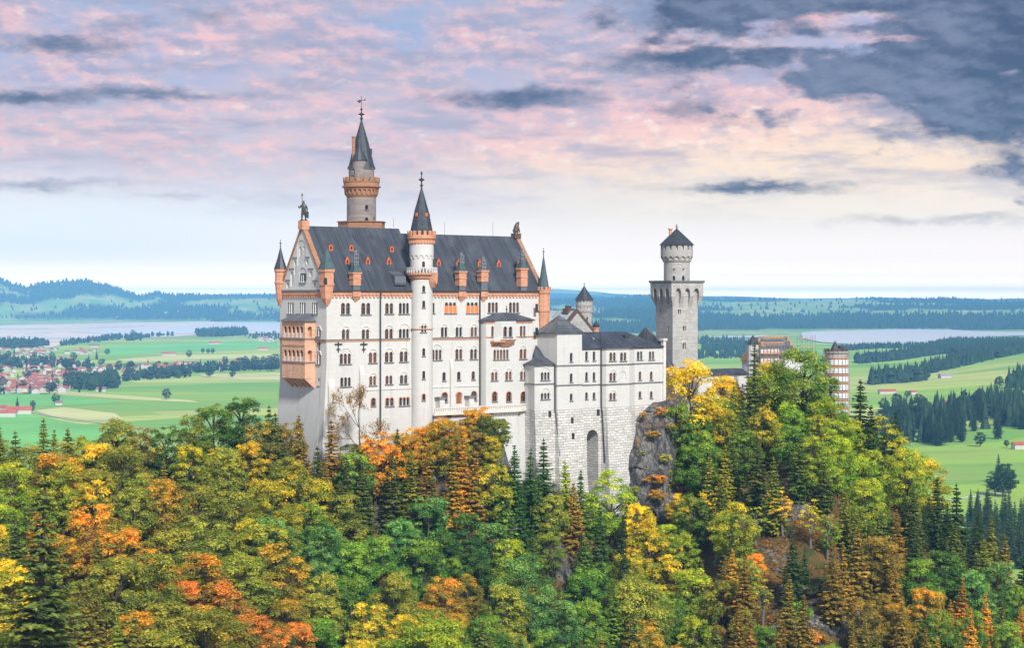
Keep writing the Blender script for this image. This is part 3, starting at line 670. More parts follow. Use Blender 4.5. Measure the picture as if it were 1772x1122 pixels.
skin('figure', skv, [(0, 1), (1, 2), (2, 3), (3, 4), (4, 5), (2, 6), (6, 7), (2, 8), (8, 9), (0, 10), (10, 11), (0, 12), (12, 13), (0, 14), (14, 15)], 'gold', st.o)

# ---------------------------------------------------------------- stair tower on the south front
uc, vc = CF.u(729.5, -.6), -.6; zf = lambda y: CF.z(y, uc, vc)
T = Thing(CF, uc, vc, ZB, 'stair_tower', 'slim round white stair tower with dark spire rising from the middle of the palace front', 'tower')
r = 2.48; sh = MB(); sh.lathe(uc, vc, [(r, -50), (r, zf(484))], 56); shaft = T.part('shaft', sh, 'white'); cs = MB()
ang = math.atan2(-.9, -.25); TF = tangent(CF, uc, vc, r, 733.3)
for y0, y1, ww in ((495, 505, 4.6), (521, 532, 4.6), (603.5, 616, 4.6), (643, 656, 4.6), (683, 693, 4.6)):
    window(T, cs, TF, 733.3, y0, y1, ww, 1, False, depth=.4, surround='orange' if y0 > 680 else None)
window(T, cs, TF, 733.3, 564, 574.5, 9, 2, True, depth=.5, pane='glassred')
cut(shaft, cs)
bal = MB(); bal.lathe(uc, vc, [(r*.98, zf(485)), (r*1.18, zf(481.5)), (r*1.2, zf(478)), (r*1.42, zf(476)), (r*1.44, zf(472.5)), (r*.9, zf(472.4))], 32); T.part('balcony_corbel', bal, 'orange')
pb = MB(); ring_blocks(pb, uc, vc, r*1.44, 30, .30, .25, zf(472.4), zf(465), 0); pb.lathe(uc, vc, [(r*1.34, zf(465)), (r*1.46, zf(465)), (r*1.46, zf(463)), (r*1.34, zf(463)), (r*1.34, zf(465))], 32, 0, 0, False); T.part('balustrade', pb, 'white')
pj = MB(); q = -1.15; cx_, cy_ = uc+r*1.2*math.cos(q), vc+r*1.2*math.sin(q); pj.lathe(cx_, cy_, [(.55, zf(497)), (1.0, zf(488)), (1.25, zf(472.5)), (1.25, zf(472.3))], 6); pj.box(cx_-.2, cx_+.2, cy_-1.2, cy_-.2, zf(492), zf(486)); T.part('hanging_corbel', pj, 'orange')
dr = MB(); r2 = 2.72; dr.lathe(uc, vc, [(r2*.93, zf(472.3)), (r2*.93, zf(449)), (r2, zf(447)), (r2, zf(423))], 32); drum = T.part('drum', dr, 'white'); cs = MB()
for i in range(14):
    a = 2*math.pi*i/14; F_ = Face(CF, (uc+r2*math.cos(a), vc+r2*math.sin(a)), (-math.sin(a), math.cos(a)))
    cs.extr([F_.pt(q, .4, z) for q, z in arch(0, .82, zf(449), zf(442))], F_.vec(-.62))
dwin = MB(); window(T, cs, tangent(CF, uc, vc, r2*.93, 733), 733, 453, 464, 4.5, 1, False)
cut(drum, cs)
fb = MB(); fb.lathe(uc, vc, [(r2*1.0, zf(423)), (r2*1.04, zf(421)), (r2*1.04, zf(416)), (r2*1.18, zf(413)), (r2*1.18, zf(409)), (r2*.8, zf(408.9))], 32); ring_blocks(fb, uc, vc, r2*1.12, 26, .32, .3, zf(421.5), zf(416.5)); T.part('cornice', fb, 'orange')
mm = MB(); ring_blocks(mm, uc, vc, r2*1.18, 16, .66, .4, zf(408.9), zf(400), base=True); T.part('battlement', mm, 'orange')
sp = MB(); sp.lathe(uc, vc, [(r2*.96, zf(408.8)), (r2*.90, zf(396)), (r2*.58, zf(364)), (.14, zf(325))], 12); spire = T.part('spire', sp, 'cone')
for a in (-2.9, -1.6, -.2):
    dmm = MB(); rr = r2*.62; x_, y_ = uc+rr*math.cos(a), vc+rr*math.sin(a); dmm.box(x_-.3, x_+.3, y_-.3, y_+.3, zf(375), zf(369)); T.part('dormer', dmm, 'brick', parent=spire)
fm = MB(); finial(fm, uc, vc, zf(326), zf(296)-zf(326), .42); T.part('finial', fm, 'iron', parent=spire)
sj = MB(); a_, b_ = -3.0, -.6; sj.lathe(uc, vc, [(r, zs+2.2), (r+.26, zs+2.2), (r+.26, zs+2.4), (r, zs+2.4)], 32, 0, 0, False); T.part('string_course', sj, 'orange')

# ---------------------------------------------------------------- tall round tower behind the roof
uc, vc = CF.u(625.5, 22.0), 22.0; zf = lambda y: CF.z(y, uc, vc)
T = Thing(CF, uc, vc, ZB, 'round_tower', 'tallest tower, round warm grey shaft with battlements, stair turret and dark spire', 'tower')
r = 3.42; sh = MB(); sh.lathe(uc, vc, [(r, ZB-6), (r, zf(343))], 32); shaft = T.part('shaft', sh, 'warmgrey'); cs = MB()
for q, px, y0, y1 in ((-1.1, 634.5, 355, 362), (-1.1, 634.5, 377, 384.5), (-.6, 648, 376, 383)):
    window(T, cs, tangent(CF, uc, vc, r, px), px, y0, y1, 5 if px < 640 else 2.5, 1, False)
cut(shaft, cs)
bm_ = MB(); bm_.lathe(uc, vc, [(5.6, -24), (5.6, zf(385.5)), (5.9, zf(385)), (5.9, zf(383.5)), (3.3, zf(383.4))], 8, 0, math.pi/8); T.part('base_terrace', bm_, 'tan')
mc = MB(); mc.lathe(uc, vc, [(r, zf(343)), (r*1.03, zf(341)), (r*1.16, zf(336)), (r*1.19, zf(326)), (r*1.33, zf(324.5)), (r*1.33, zf(322.8)), (r*1.22, zf(322.5)), (r*1.22, zf(316)), (r, zf(315.9))], 32)
mo = T.part('machicolation', mc, 'tan'); cs = MB()
for i in range(22):
    a = 2*math.pi*i/22; F_ = Face(CF, (uc+r*1.2*math.cos(a), vc+r*1.2*math.sin(a)), (-math.sin(a), math.cos(a))); cs.extr([F_.pt(q, .6, z) for q, z in arch(0, .72, zf(338), zf(328.5))], F_.vec(-1.05))
cut(mo, cs)
mm = MB(); ring_blocks(mm, uc, vc, r*1.25, 16, .85, .45, zf(316), zf(307.5), base=True); T.part('battlement', mm, 'tan')
r2 = 3.0; ud = MB(); ud.lathe(uc, vc, [(r2, zf(316)), (r2, zf(293.5)), (r2*1.1, zf(292.5)), (r2*1.1, zf(291.8))], 24); T.part('upper_drum', ud, 'warmgrey')
sp = MB(); sp.lathe(uc, vc, [(r2*1.12, zf(292)), (r2*.98, zf(285)), (r2*.55, zf(246)), (.16, zf(208))], 12); spire = T.part('spire', sp, 'cone')
fm = MB(); finial(fm, uc, vc, zf(209), zf(186)-zf(209), .5); T.part('finial', fm, 'iron', parent=spire)
wv = MB(); zv = zf(174.5); wv.tube([(uc, vc, zf(187)), (uc, vc, zf(166))], .07, 5); c_, s_ = math.cos(-R(39.7)), math.sin(-R(39.7))
rx = lambda q: (uc+c_*q, vc+s_*q)
wv.extr([(*rx(-1.15), zv+.15), (*rx(-.9), zv-.2), (*rx(-.4), zv-.5), (*rx(-.1), zv-.15), (*rx(-.1), zv+.2), (*rx(-.45), zv+.35), (*rx(-.7), zv+.1)], (.06, .1, 0)); wv.tube([(*rx(-.1), zv+.15), (*rx(1.0), zv+.25)], .06, 5); wv.extr([(*rx(.65), zv+.02), (*rx(1.1), zv+.28), (*rx(.65), zv+.5)], (.06, .1, 0))
T.part('weather_vane', wv, 'iron', parent=spire)
# its stair turret, chimney and dormer, towards the camera's left
ta = -2.35; tx, ty = uc+1.55*math.cos(ta)-.35, vc+1.75*math.sin(ta); rt = 1.65
tm = MB(); tm.lathe(tx, ty, [(rt, zf(318)), (rt, zf(278.5))], 20); ts = T.part('stair_turret', tm, 'warmgrey'); cs = MB(); window(T, cs, tangent(CF, tx, ty, rt, 611.5), 611.5, 292, 302, 3.4, 1, False, depth=.35); cut(ts, cs)
tm = MB(); tm.lathe(tx, ty, [(rt*1.2, zf(278.6)), (.08, zf(251))], 16); T.part('turret_roof', tm, 'cone', parent=ts)
cm = MB(); cx_, cy_ = uc-2.35, vc-.2; cm.lathe(cx_, cy_, [(.42, zf(280)), (.36, zf(240)), (.5, zf(239)), (.5, zf(237)), (.2, zf(236))], 8); T.part('chimney', cm, 'tan')
dm = MB(); dm.box(uc+1.3, uc+2.1, vc-1.3, vc-.5, zf(268), zf(257)); T.part('dormer', dm, 'cone', parent=spire)

# ---------------------------------------------------------------- terrace in front of the palace
vt = -3.4; TFc = Face(CF, (0, vt), (1, 0)); z1 = TFc.z(840, 703); z0 = TFc.z(840, 712)
T = Thing(CF, TFc.s_at(835), vt, -40, 'terrace', 'narrow white terrace with pierced balustrade along the foot of the palace front', 'terrace')
t0, t1 = TFc.s_at(752), TFc.s_at(902); t2 = B.s_at(918)
sl = MB(); outl = [(t0, -.01), (t0, vt), (t1, vt), (t2, vb-.01), (u0, vb-.01), (u0-.5, -.01)]; sl.extr([(x, y, z0-.5) for x, y in outl], (0, 0, .5)); T.part('floor', sl, 'trim')
wl = MB(); inn = [(t0+.6, -.01), (t0+.6, vt+1.0), (t1-.8, vt+1.0), (t2-1, vb-.02), (u0, vb-.02), (u0-.6, -.01)]; ot = [(t0+.6, -.01), (t0+.6, vt+.4), (t1-.4, vt+.2), (t2-.4, vb-.02), (u0, vb-.02), (u0-.6, -.01)]; wl.loft(ot, inn, -52, z0-.51); T.part('retaining_wall', wl, 'grey' if 0 else 'white')
bm_ = MB()
def rail(F_, a, b):
    F_.slab(bm_, a, b, z0, z0+.3, -.35, -.02); F_.slab(bm_, a, b, z1-.22, z1, -.38, .02)
    n = max(2, int((b-a)/.62))
    for i in range(n):
        q = a+(b-a)*(i+.5)/n; F_.slab(bm_, q-.17, q+.17, z0+.3, z1-.22, -.3, -.08)
rail(TFc, t0, t1); l_ = math.hypot(t2-t1, vb-vt); RF = Face(CF, (t1, vt), (t2-t1, vb-vt)); rail(RF, 0, l_)
T.part('balustrade', bm_, 'trim')
for i in range(10):
    q = TFc.s_at(858)+(t1-TFc.s_at(858))*i/9; k = MB(); k.extr([(q-.22, vt-.02, z0-.52), (q-.22, vt+.95, z0-.52), (q-.22, vt+.95, z0-1.5)], (.44, 0, 0)); T.part('corbel', k, 'orange' if i == 9 else 'trim')
for px in (757.5, 808.5): k = MB(); q = S.s_at(px); k.box(q-.7, q+.7, -1.7, -.02, z0, z0+3.0); k.box(q-.95, q+.95, -1.9, -.02, z0+3.0, z0+3.5, 1); T.part('pier', k, ['white', 'sill'])
hm = MB(); TFc.slab(hm, TFc.s_at(777), TFc.s_at(783), TFc.z(780, 722), z0-.55, -1.0, -.35); T.part('cellar_opening', hm, 'glass')

# ---------------------------------------------------------------- south wing (bower) on its battered masonry base
VK = -5.8
KF = Face(CF, (0, VK), (1, 0)); TB = Face(CF, (0, -7.2), (1, 0)); PV = Face(CF, (0, -6.2), (1, 0))
T = Thing(CF, KF.s_at(1050), VK, -46, 'south_wing', 'lower white wing with grey metal roofs standing on tall rough masonry', 'castle wing')
kz = lambda px, y, F_=KF: F_.z(px, y)
ze = kz(1030, 602); zt = kz(1030, 706); VB = 6.0
pu0, pu1 = PV.s_at(925), PV.s_at(962); pl = CF.u(913.5, -3.0)
tu0, tu1 = TB.s_at(964), TB.s_at(1007); ku0, ku1 = KF.s_at(1005), KF.s_at(1149)
BF = Face(CF, (0, VK-1.5), (1, 0)); bu0, bu1 = BF.s_at(1049), BF.s_at(1089); bl0, bl1 = KF.s_at(1039), KF.s_at(1098)
pav = [(pl, -2.0), (pl, -3.2), (pu0, -6.2), (pu1, -6.2), (pu1, 2.0), (pl+2, 2.0)]
tow = [(tu0, -7.2), (tu1, -7.2), (tu1, 0), (tu0, 0)]
wing = [(ku0, VK), (bl0, VK), (bu0, VK-1.5), (bu1, VK-1.5), (bl1, VK), (ku1, VK), (ku1, VB), (ku0, VB)]
zpv = PV.z(940, 631); ztw = TB.z(985, 576)
cpv, ctw, cwg = MB(), MB(), MB()
m_ = MB(); m_.loft(pav, pav, zt, zpv); pavw = T.part('pavilion_wall', m_, 'white')
m_ = MB(); m_.loft(tow, tow, zt, ztw); toww = T.part('tower_wall', m_, 'white')
m_ = MB(); m_.loft(wing, wing, zt, ze); wngw = T.part('wing_wall', m_, 'white')
for y0, y1, h in ((645, 658, True), (681, 691, True)): window(T, cpv, PV, 943.5, y0, y1, 15, 3, h)
for y0, y1 in ((611.5, 626), (647, 661.5), (682, 693.5)): window(T, ctw, TB, 988.5, y0, y1, 4.4, 1, False)
for y0, y1 in ((609, 624), (645, 659), (680, 691)):
    for px in (1015, 1028): window(T, cwg, KF, px, y0, y1, 4.2, 1, False)
for px, y0, y1 in ((1060, 611, 624.5), (1078.5, 611, 624.5), (1060, 646, 659.5), (1060, 681, 692)): window(T, cwg, BF, px, y0, y1, 11, 2, y0 > 640)
for px in (1078.5,):
    for y0, y1 in ((643, 659),):
        a0, a1 = BF.s_at(px-5), BF.s_at(px+5); cwg.extr([BF.pt(a, .5, z) for a, z in arch((a0+a1)/2, a1-a0, BF.z(px, y1), BF.z(px, y0))], BF.vec(-.65))
for px in (1107, 1127.5): window(T, cwg, KF, px, 609, 622.5, 9.5, 2, False)
for y0, y1 in ((644, 657.5), (678, 689)):
    for px in (1107.5, 1127): window(T, cwg, KF, px, y0, y1, 4.4, 1, False, pane='glassred')
cut(pavw, cpv); cut(toww, ctw); cut(wngw, cwg)
def course(plan, px, y, F_, th=.28, closed=False):
    z = F_.z(px, y); mb = MB(); n = len(plan)
    for i in range(n-1):
        f = Face(CF, plan[i], (plan[i+1][0]-plan[i][0], plan[i+1][1]-plan[i][1])); L = math.hypot(plan[i+1][0]-plan[i][0], plan[i+1][1]-plan[i][1])
        f.slab(mb, -.06, L+.06, z-th, z, -.1, .18)
    return mb
T.part('string_course', course(pav[:4], 940, 664, PV), 'sill')
for y in (631, 665): T.part('string_course', course([(tu0, -6.2)]+tow[:2]+[(tu1, VK)], 985, y+.8, TB), 'sill'); T.part('string_course', course([(tu1, VK)]+wing[1:6], 1060, y-1, KF), 'sill')
T.part('eaves_course', course([(tu1, VK)]+wing[1:6], 1060, 602.5, KF, .35), 'sill')
pm = MB(); pm.box(ku1-.5, ku1+.35, VK-.35, VK+.6, zt, kz(1148, 590)); pm.box(ku1-.75, ku1+.6, VK-.6, VK+.85, kz(1148, 590), kz(1148, 586)); T.part('corner_pier', pm, 'trim')
# roofs of the wing
zr = CF.z(574.5, (ku0+ku1)/2, .1)
rf = MB(); k0, k1 = tu1+.02, ku1-.3
rf.add([(k0, VK-.5, ze), (k1, VK-.5, ze), (k1, VB+.4, ze), (k0, VB+.4, ze), (k0, .1, zr), (k1-7.5, .1, zr), (k1, .1, zr-2.2), (k0, VK-.5, ze-.2), (k1, VK-.5, ze-.2), (k1, VB+.4, ze-.2), (k0, VB+.4, ze-.2)],
       [(0, 1, 6, 5, 4), (2, 3, 4, 5, 6), (1, 2, 6), (3, 0, 4), (0, 7, 8, 1), (1, 8, 9, 2), (2, 9, 10, 3), (3, 10, 7, 0), (7, 10, 9, 8)])
T.part('wing_roof', rf, 'slate')
bc = (bu0+bu1)/2; rb = MB(); ap = (bc-.4, VK+3.8, CF.z(575.5, bc, VK+3.8))
rb.add([(bl0-.3, VK-.4, ze+.03), (bu0-.3, VK-2.0, ze+.03), (bu1+.3, VK-2.0, ze+.03), (bl1+.3, VK-.4, ze+.03), (bc+2.2, VK+4, ze+1), (bc-2.2, VK+4, ze+1), ap, (bu0-.3, VK-2.0, ze-.2), (bu1+.3, VK-2.0, ze-.2)],
       [(0, 1, 6), (1, 2, 6), (2, 3, 6), (3, 4, 6), (4, 5, 6), (5, 0, 6), (0, 5, 4, 3, 2, 1)]); T.part('bay_roof', rb, 'slate')
tr = MB(); tcx, tcy = (tu0+tu1)/2, -3.6; hx, hy = (tu1-tu0)/2+.45, 3.95
tr.add([(tcx-hx, tcy-hy, ztw), (tcx+hx, tcy-hy, ztw), (tcx+hx, tcy+hy, ztw), (tcx-hx, tcy+hy, ztw), (tcx-hx, tcy-hy, ztw-.25), (tcx+hx, tcy-hy, ztw-.25), (tcx+hx, tcy+hy, ztw-.25), (tcx-hx, tcy+hy, ztw-.25), (tcx-.1, tcy, CF.z(545, tcx, tcy))],
       [(0, 1, 8), (1, 2, 8), (2, 3, 8), (3, 0, 8), (0, 4, 5, 1), (1, 5, 6, 2), (2, 6, 7, 3), (3, 7, 4, 0), (4, 7, 6, 5)]); T.part('tower_roof', tr, 'slate2')
pr = MB(); pa = (pu1-.9, .0); pe = [(pl-.5, -1.8), (pl-.5, -3.4), (pu0-.2, -6.75), (pu1+.01, -6.75), (pu1+.01, 1.5)]
ztop = CF.z(597, *pa); zm = CF.z(617, pu1-1.5, -1.5); mid = [(pl+4.6, -1.2), (pl+4.6, -1.6), (pu0+2.8, -2.6), (pu1+.005, -2.6), (pu1+.005, 1.0)]
vs = [(x, y, zpv) for x, y in pe]+[(x, y, zm) for x, y in mid]+[(*pa, ztop)]+[(x, y, zpv-.2) for x, y in pe]
pr.add(vs, [(i, i+1, 6+i, 5+i) for i in range(4)]+[(5+i, 6+i, 10) for i in range(4)]+[(i+11, i+12, i+1, i) for i in range(4)]+[(9, 4, 0, 5, 10)]+[(15, 14, 13, 12, 11)]+[(4, 15, 11, 0)]); T.part('pavilion_roof', pr, 'slate')
# gable parapet at the wing's east end
gp = MB(); gp.extr([(ku1-.25, VK-.3, ze), (ku1-.25, VB+.3, ze), (ku1-.25, .8, zr+.9), (ku1-.25, .1, zr+.9), (ku1-.25, -.4, zr+.4)], (.55, 0, 0)); T.part('gable_parapet', gp, 'slate2')
hm = MB(); hu, hv, hz = on_roof(CF, 1082, 584, VK, ze, .1, zr); hm.extr([(hu-.7, hv-.7, hz-.3), (hu-.7, hv-.7, hz+.5), (hu-.7, hv+.9, hz+.6)], (1.4, 0, 0)); T.part('roof_hatch', hm, 'iron')
hm = MB(); hu, hv, hz = on_roof(CF, 1026, 588, VK, ze, .1, zr); hm.extr([(hu-.35, hv-.35, hz), (hu-.35, hv-.3, hz+.35), (hu-.35, hv+.5, hz+.6)], (.7, 0, 0)); T.part('roof_hatch', hm, 'steel')
# battered base with a deep niche
cb = MB(); BS = MB()
def batter(pl_, dx, dy0):
    cx_ = sum(p[0] for p in pl_)/len(pl_); return [(x+(dx if x > cx_ else -dx), y-(dy0 if y < -2 else 0)) for x, y in pl_]
zlow = -57
m_ = MB(); m_.loft(batter(pav, .35, 1.6), [(x, y-.15 if y < -2 else y) for x, y in pav], zlow, zt-.02); pb_ = T.part('pavilion_base', m_, 'rough')
m_ = MB(); m_.loft(batter(tow, .9, 2.6), [(x, y-.2 if y < -2 else y) for x, y in tow], zlow, zt-.02); T.part('tower_base', m_, 'rough')
m_ = MB(); m_.loft([(tu1+.2, VK-.6), (bl0+.3, VK-.6), (bl0+.3, 2), (tu1+.2, 2)], [(tu1, VK-.1), (bl0+.3, VK-.1), (bl0+.3, 2), (tu1, 2)], zlow, zt-.02); nb = T.part('niche_wall', m_, 'rough')
na, nb_ = KF.s_at(1014.5), KF.s_at(1034); nz1, nz0 = KF.z(1024, 744), -58
c_ = MB(); c_.extr([KF.pt(a, 2.5, z) for a, z in arch((na+nb_)/2, nb_-na, nz0, nz1)], KF.vec(-9.2)); cut(nb, c_)
pier = [(bl0, VK), (bu0, VK-1.5), (bu1, VK-1.5), (bl1, VK), (bl1, 2), (bl0, 2)]
m_ = MB(); m_.loft([(bl0-.3, VK-1.2), (bu0-.8, VK-4.2), (bu1+1.0, VK-4.2), (bl1+1.2, VK-1.2), (bl1+1.2, 2), (bl0-.3, 2)], [(bl0, VK-.1), (bu0, VK-1.7), (bu1, VK-1.7), (bl1, VK-.1), (bl1, 2), (bl0, 2)], zlow, zt-.02); T.part('pier_base', m_, 'rough')
m_ = MB(); m_.loft([(bl1+.1, VK-.5), (ku1+.4, VK-.5), (ku1+.4, VB), (bl1+.1, VB)], [(bl1+.1, VK-.08), (ku1, VK-.08), (ku1, VB), (bl1+.1, VB)], zt-8, zt-.02); T.part('wing_base', m_, 'rough')
hw = MB()
for px, y, F_ in ((950, 717, PV), (1034, 714, KF), (988, 728, TB), (988, 755, TB)):
    a = F_.s_at(px); z = F_.z(px, y); dd = (zt-z)*.09+.25; F_.slab(hw, a-.35, a+.35, z-.7, z+.7, dd-.3, dd+.06)
T.part('loophole', hw, 'glass')
for px, F_, y0, y1 in ((959, PV, 632, 790), (1039, KF, 603, 800)):
    a = F_.s_at(px); dm = MB(); dm.tube([F_.pt(a, .3, F_.z(px, y0)), F_.pt(a, .35, zt), F_.pt(a, .55+.1, zt-1), F_.pt(a, 2.0 if px < 1000 else 1.6, F_.z(px, y1))], .17, 6); T.part('rain_pipe', dm, 'iron')

# ---------------------------------------------------------------- knights' house and little round tower behind the wing
v0 = 20.0; KH = Face(CF, (0, v0), (1, 0)); ka, kb = KH.s_at(952), KH.s_at(1029); kc = KH.s_at(999)
ka = kc-(kb-kc)
T = Thing(CF, kc, v0, ZB, 'courtyard_house', 'gabled stone house with pale green metal roof behind the south wing', 'house')
ez = KH.z(1029, 578); rz = KH.z(999, 541)
m_ = MB(); m_.extr([(ka, v0, ZB), (kb, v0, ZB), (kb, v0, ez), (kc, v0, rz), (ka, v0, ez)], (0, 22, 0)); T.part('wall', m_, 'grey')
m_ = MB()
for a, e in ((ka, -1), (kb, 1)):
    m_.extr([(a+e*.5, v0+.8, ez-.45), (kc, v0+.8, rz+.02), (kc, v0+.8, rz+.42), (a+e*.5, v0+.8, ez-.05)], (0, 21.6, 0))
T.part('roof', m_, 'greengrey')
m_ = MB()
for a, e in ((ka, -1), (kb, 1)): m_.extr([(a+e*.3, v0-.15, ez-.3), (kc, v0-.15, rz), (kc, v0-.15, rz+.9), (a+e*.3, v0-.15, ez+.6)], (0, .9, 0))
T.part('gable_coping', m_, 'gold')
m_ = MB(); m_.box(kc-1.1, kc+1.1, v0+2.5, v0+4.5, rz-1, rz+1.0)
for q in (-.8, -.3, .3, .8): m_.lathe(kc+q, v0+3.5, [(.2, rz+1), (.28, rz+1.7)], 6)
T.part('chimney', m_, 'gold')
lo = Face(CF, (0, 12.0), (1, 0)); l0, l1 = lo.s_at(941), lo.s_at(966)
T = Thing(CF, l0, 12, ZB, 'courtyard_annex', 'small pale arcaded annex with green roof squeezed behind the orange corner turret', 'annex')
m_ = MB(); m_.box(l0, l1+3, 12, 18, ZB, lo.z(950, 577)); aw = T.part('wall', m_, 'trim'); c_ = MB()
for px in (948, 954, 960): window(T, c_, lo, px, 586, 600, 4, 1, True)
cut(aw, c_)
m_ = MB(); zz = lo.z(950, 577); m_.extr([(l0-.4, 11.4, zz), (l0-.4, 18.5, zz), (l0-.4, 18.5, zz+4.2)], (l1-l0+3.5, 0, 0)); T.part('roof', m_, 'greengrey')
q = lo.s_at(949); m_ = MB(); m_.box(q-.8, q+.8, 13, 14.6, zz, lo.z(950, 545)); m_.box(q-1.2, q+1.2, 12.6, 15, lo.z(950, 545), lo.z(950, 540.5)); m_.lathe(q-.2, 13.8, [(.35, lo.z(950, 540.5)), (.35, lo.z(950, 535))], 8, 1); T.part('chimney', m_, ['orange', 'iron'])
uc, vc = CF.u(1011, 42), 42.0; zf = lambda y: CF.z(y, uc, vc)
T = Thing(CF, uc, vc, ZB, 'round_turret', 'small round pale tower with pointed grey roof behind the green roofed house', 'tower')
r = 2.1; m_ = MB(); m_.lathe(uc, vc, [(r, ZB), (r, zf(542)), (r*1.1, zf(538)), (r*1.1, zf(519.5))], 24); sh = T.part('shaft', m_, 'grey'); c_ = MB()
for i in range(16):
    a = 2*math.pi*i/16; F_ = Face(CF, (uc+r*1.1*math.cos(a), vc+r*1.1*math.sin(a)), (-math.sin(a), math.cos(a)))
    c_.extr([F_.pt(q, .3, z) for q, z in arch(0, .42, zf(533), zf(529.5))], F_.vec(-.6))
    c_.extr([F_.pt(q, .3, z) for q, z in ((-.18, zf(523)), (.18, zf(523)), (.18, zf(519)), (-.18, zf(519)))], F_.vec(-.6))
window(T, c_, tangent(CF, uc, vc, r, 1016), 1016, 549, 555, 2.5, 1, False, depth=.4)
cut(sh, c_); m_ = MB(); ring_blocks(m_, uc, vc, r*1.12, 22, .3, .3, zf(540.5), zf(536.5)); T.part('frieze', m_, 'grey')
m_ = MB(); m_.lathe(uc, vc, [(r*1.26, zf(519.4)), (r*.5, zf(505)), (.06, zf(495))], 16); rr = T.part('roof', m_, 'cone'); m_ = MB(); finial(m_, uc, vc, zf(496), 1.2, .16); T.part('finial', m_, 'iron', parent=rr)
uc, vc = CF.u(1031.5, 16), 16.0; zf = lambda y: CF.z(y, uc, vc)
T = Thing(CF, uc, vc, ZB, 'roof_lantern', 'small domed chimney turret poking up behind the wing roof', 'chimney')
m_ = MB(); m_.lathe(uc, vc, [(.75, ZB), (.75, zf(569)), (.95, zf(568.5)), (.95, zf(567))], 8, 0); m_.lathe(uc, vc, [(.85, zf(566.9)), (.9, zf(563)), (.5, zf(560)), (.12, zf(557)), (.05, zf(553))], 8, 1); T.part('chimney_stack', m_, ['orange', 'iron'])

# ---------------------------------------------------------------- great square tower
SQ = Frame(278/FP*484, 484.0, 29.0); s_ = 7.95
zf = lambda y, u=0, v=0: SQ.z(y, u, v)
T = Thing(SQ, 0, 0, ZB-4, 'square_tower', 'tall square grey tower with pointed arch machicolations and a round turret on top', 'tower')
m_ = MB(); ov = 1.05; zfl, zst = zf(530), zf(516); 
m_.box(0, s_, 0, s_, -40, zf(530)); shaft = T.part('shaft', m_, 'grey'); c_ = MB()
SF, WF = Face(SQ, (0, 0), (1, 0)), Face(SQ, (0, 0), (0, -1))
for px, y0, y1, n in ((1176, 536, 543, 2), (1184.5, 565, 572.5, 2), (1184, 594, 604, 2)): window(T, c_, SF, px, y0, y1, 5.5, n, y0 > 590, depth=.5, sill=False)
for px, y0, y1 in ((1142.5, 536, 543), (1156, 565, 572)): window(T, c_, WF, px, y0, y1, 1.8, 1, False, depth=.5, sill=False)
cut(shaft, c_)
m_ = MB(); sq = lambda e: [(-e, -e), (s_+e, -e), (s_+e, s_+e), (-e, s_+e)]
m_.loft(sq(.02), sq(ov), zf(530), zf(514)); m2 = MB(); 
vs = []; prof = [(.01, zf(531)), (ov, zf(513)), (ov, zf(490.5))]
m_ = MB(); vs = [(x, y, z) for e, z in prof for x, y in sq(e)]
m_.add(vs, [(3, 2, 1, 0), (8, 9, 10, 11)]+[(k*4+i, k*4+(i+1) % 4, k*4+4+(i+1) % 4, k*4+4+i) for k in range(2) for i in range(4)])
head = T.part('machicolation', m_, 'grey'); c_ = MB()
for F_ in (SF, WF, Face(SQ, (s_, 0), (0, 1)), Face(SQ, (s_, s_), (-1, 0))):
    L0, L1 = (-s_, 0) if F_ is WF else (0, s_)
    for i in range(3):
        c = L0+(L1-L0)*(i+.5)/3+(i-1)*.22; c_.extr([F_.pt(a, 2, z) for a, z in arch(c, 1.75, zf(533), zf(499), True)], F_.vec(-1.98))
cut(head, c_)
m_ = MB(); m_.loft(sq(ov+.02), sq(ov+.32), zf(490.4), zf(488)); m_.loft(sq(ov+.32), sq(ov+.32), zf(487.98), zf(485.5)); T.part('cornice', m_, 'sill')
cc = s_/2; zq = lambda y: SQ.z(y, cc, cc); r = 3.42
m_ = MB(); m_.lathe(cc, cc, [(r, zq(488)), (r, zq(455)), (r*1.06, zq(453.5)), (r*1.25, zq(446)), (r*1.25, zq(424.5))], 32); dr = T.part('round_turret', m_, 'grey'); c_ = MB()
for i in range(16):
    a = 2*math.pi*(i+.5)/16; F_ = Face(SQ, (cc+r*1.25*math.cos(a), cc+r*1.25*math.sin(a)), (-math.sin(a), math.cos(a)))
    c_.extr([F_.pt(q, .5, z) for q, z in arch(0, 1.05, zq(453), zq(444))], F_.vec(-.95))
    c_.extr([F_.pt(q, .3, z) for q, z in ((-.27, zq(433)), (.27, zq(433)), (.27, zq(423)), (-.27, zq(423)))], F_.vec(-.8))
for q, px in ((-1.75, 1166), (-1.25, 1182.5)):
    F_ = tangent(SQ, cc, cc, r, px)
    window(T, c_, F_, px, 478, 486.5, 4.2, 1, False, depth=.5, sill=False); window(T, c_, F_, px, 465.5, 467.5, 4, 1, False, depth=.5, sill=False)
cut(dr, c_)
m_ = MB(); m_.lathe(cc, cc, [(r*1.36, zq(424.4)), (r*.9, zq(414)), (.15, zq(396))], 20); rr = T.part('roof', m_, 'cone')
m_ = MB(); finial(m_, cc, cc, zq(397), 1.4, .3); T.part('finial', m_, 'gold', parent=rr)
m_ = MB(); x_, y_ = cc-1.6, cc+.6; m_.lathe(x_, y_, [(.42, zq(416)), (.42, zq(398)), (.65, zq(397.5)), (.65, zq(395.5))], 8); T.part('chimney', m_, 'orange')
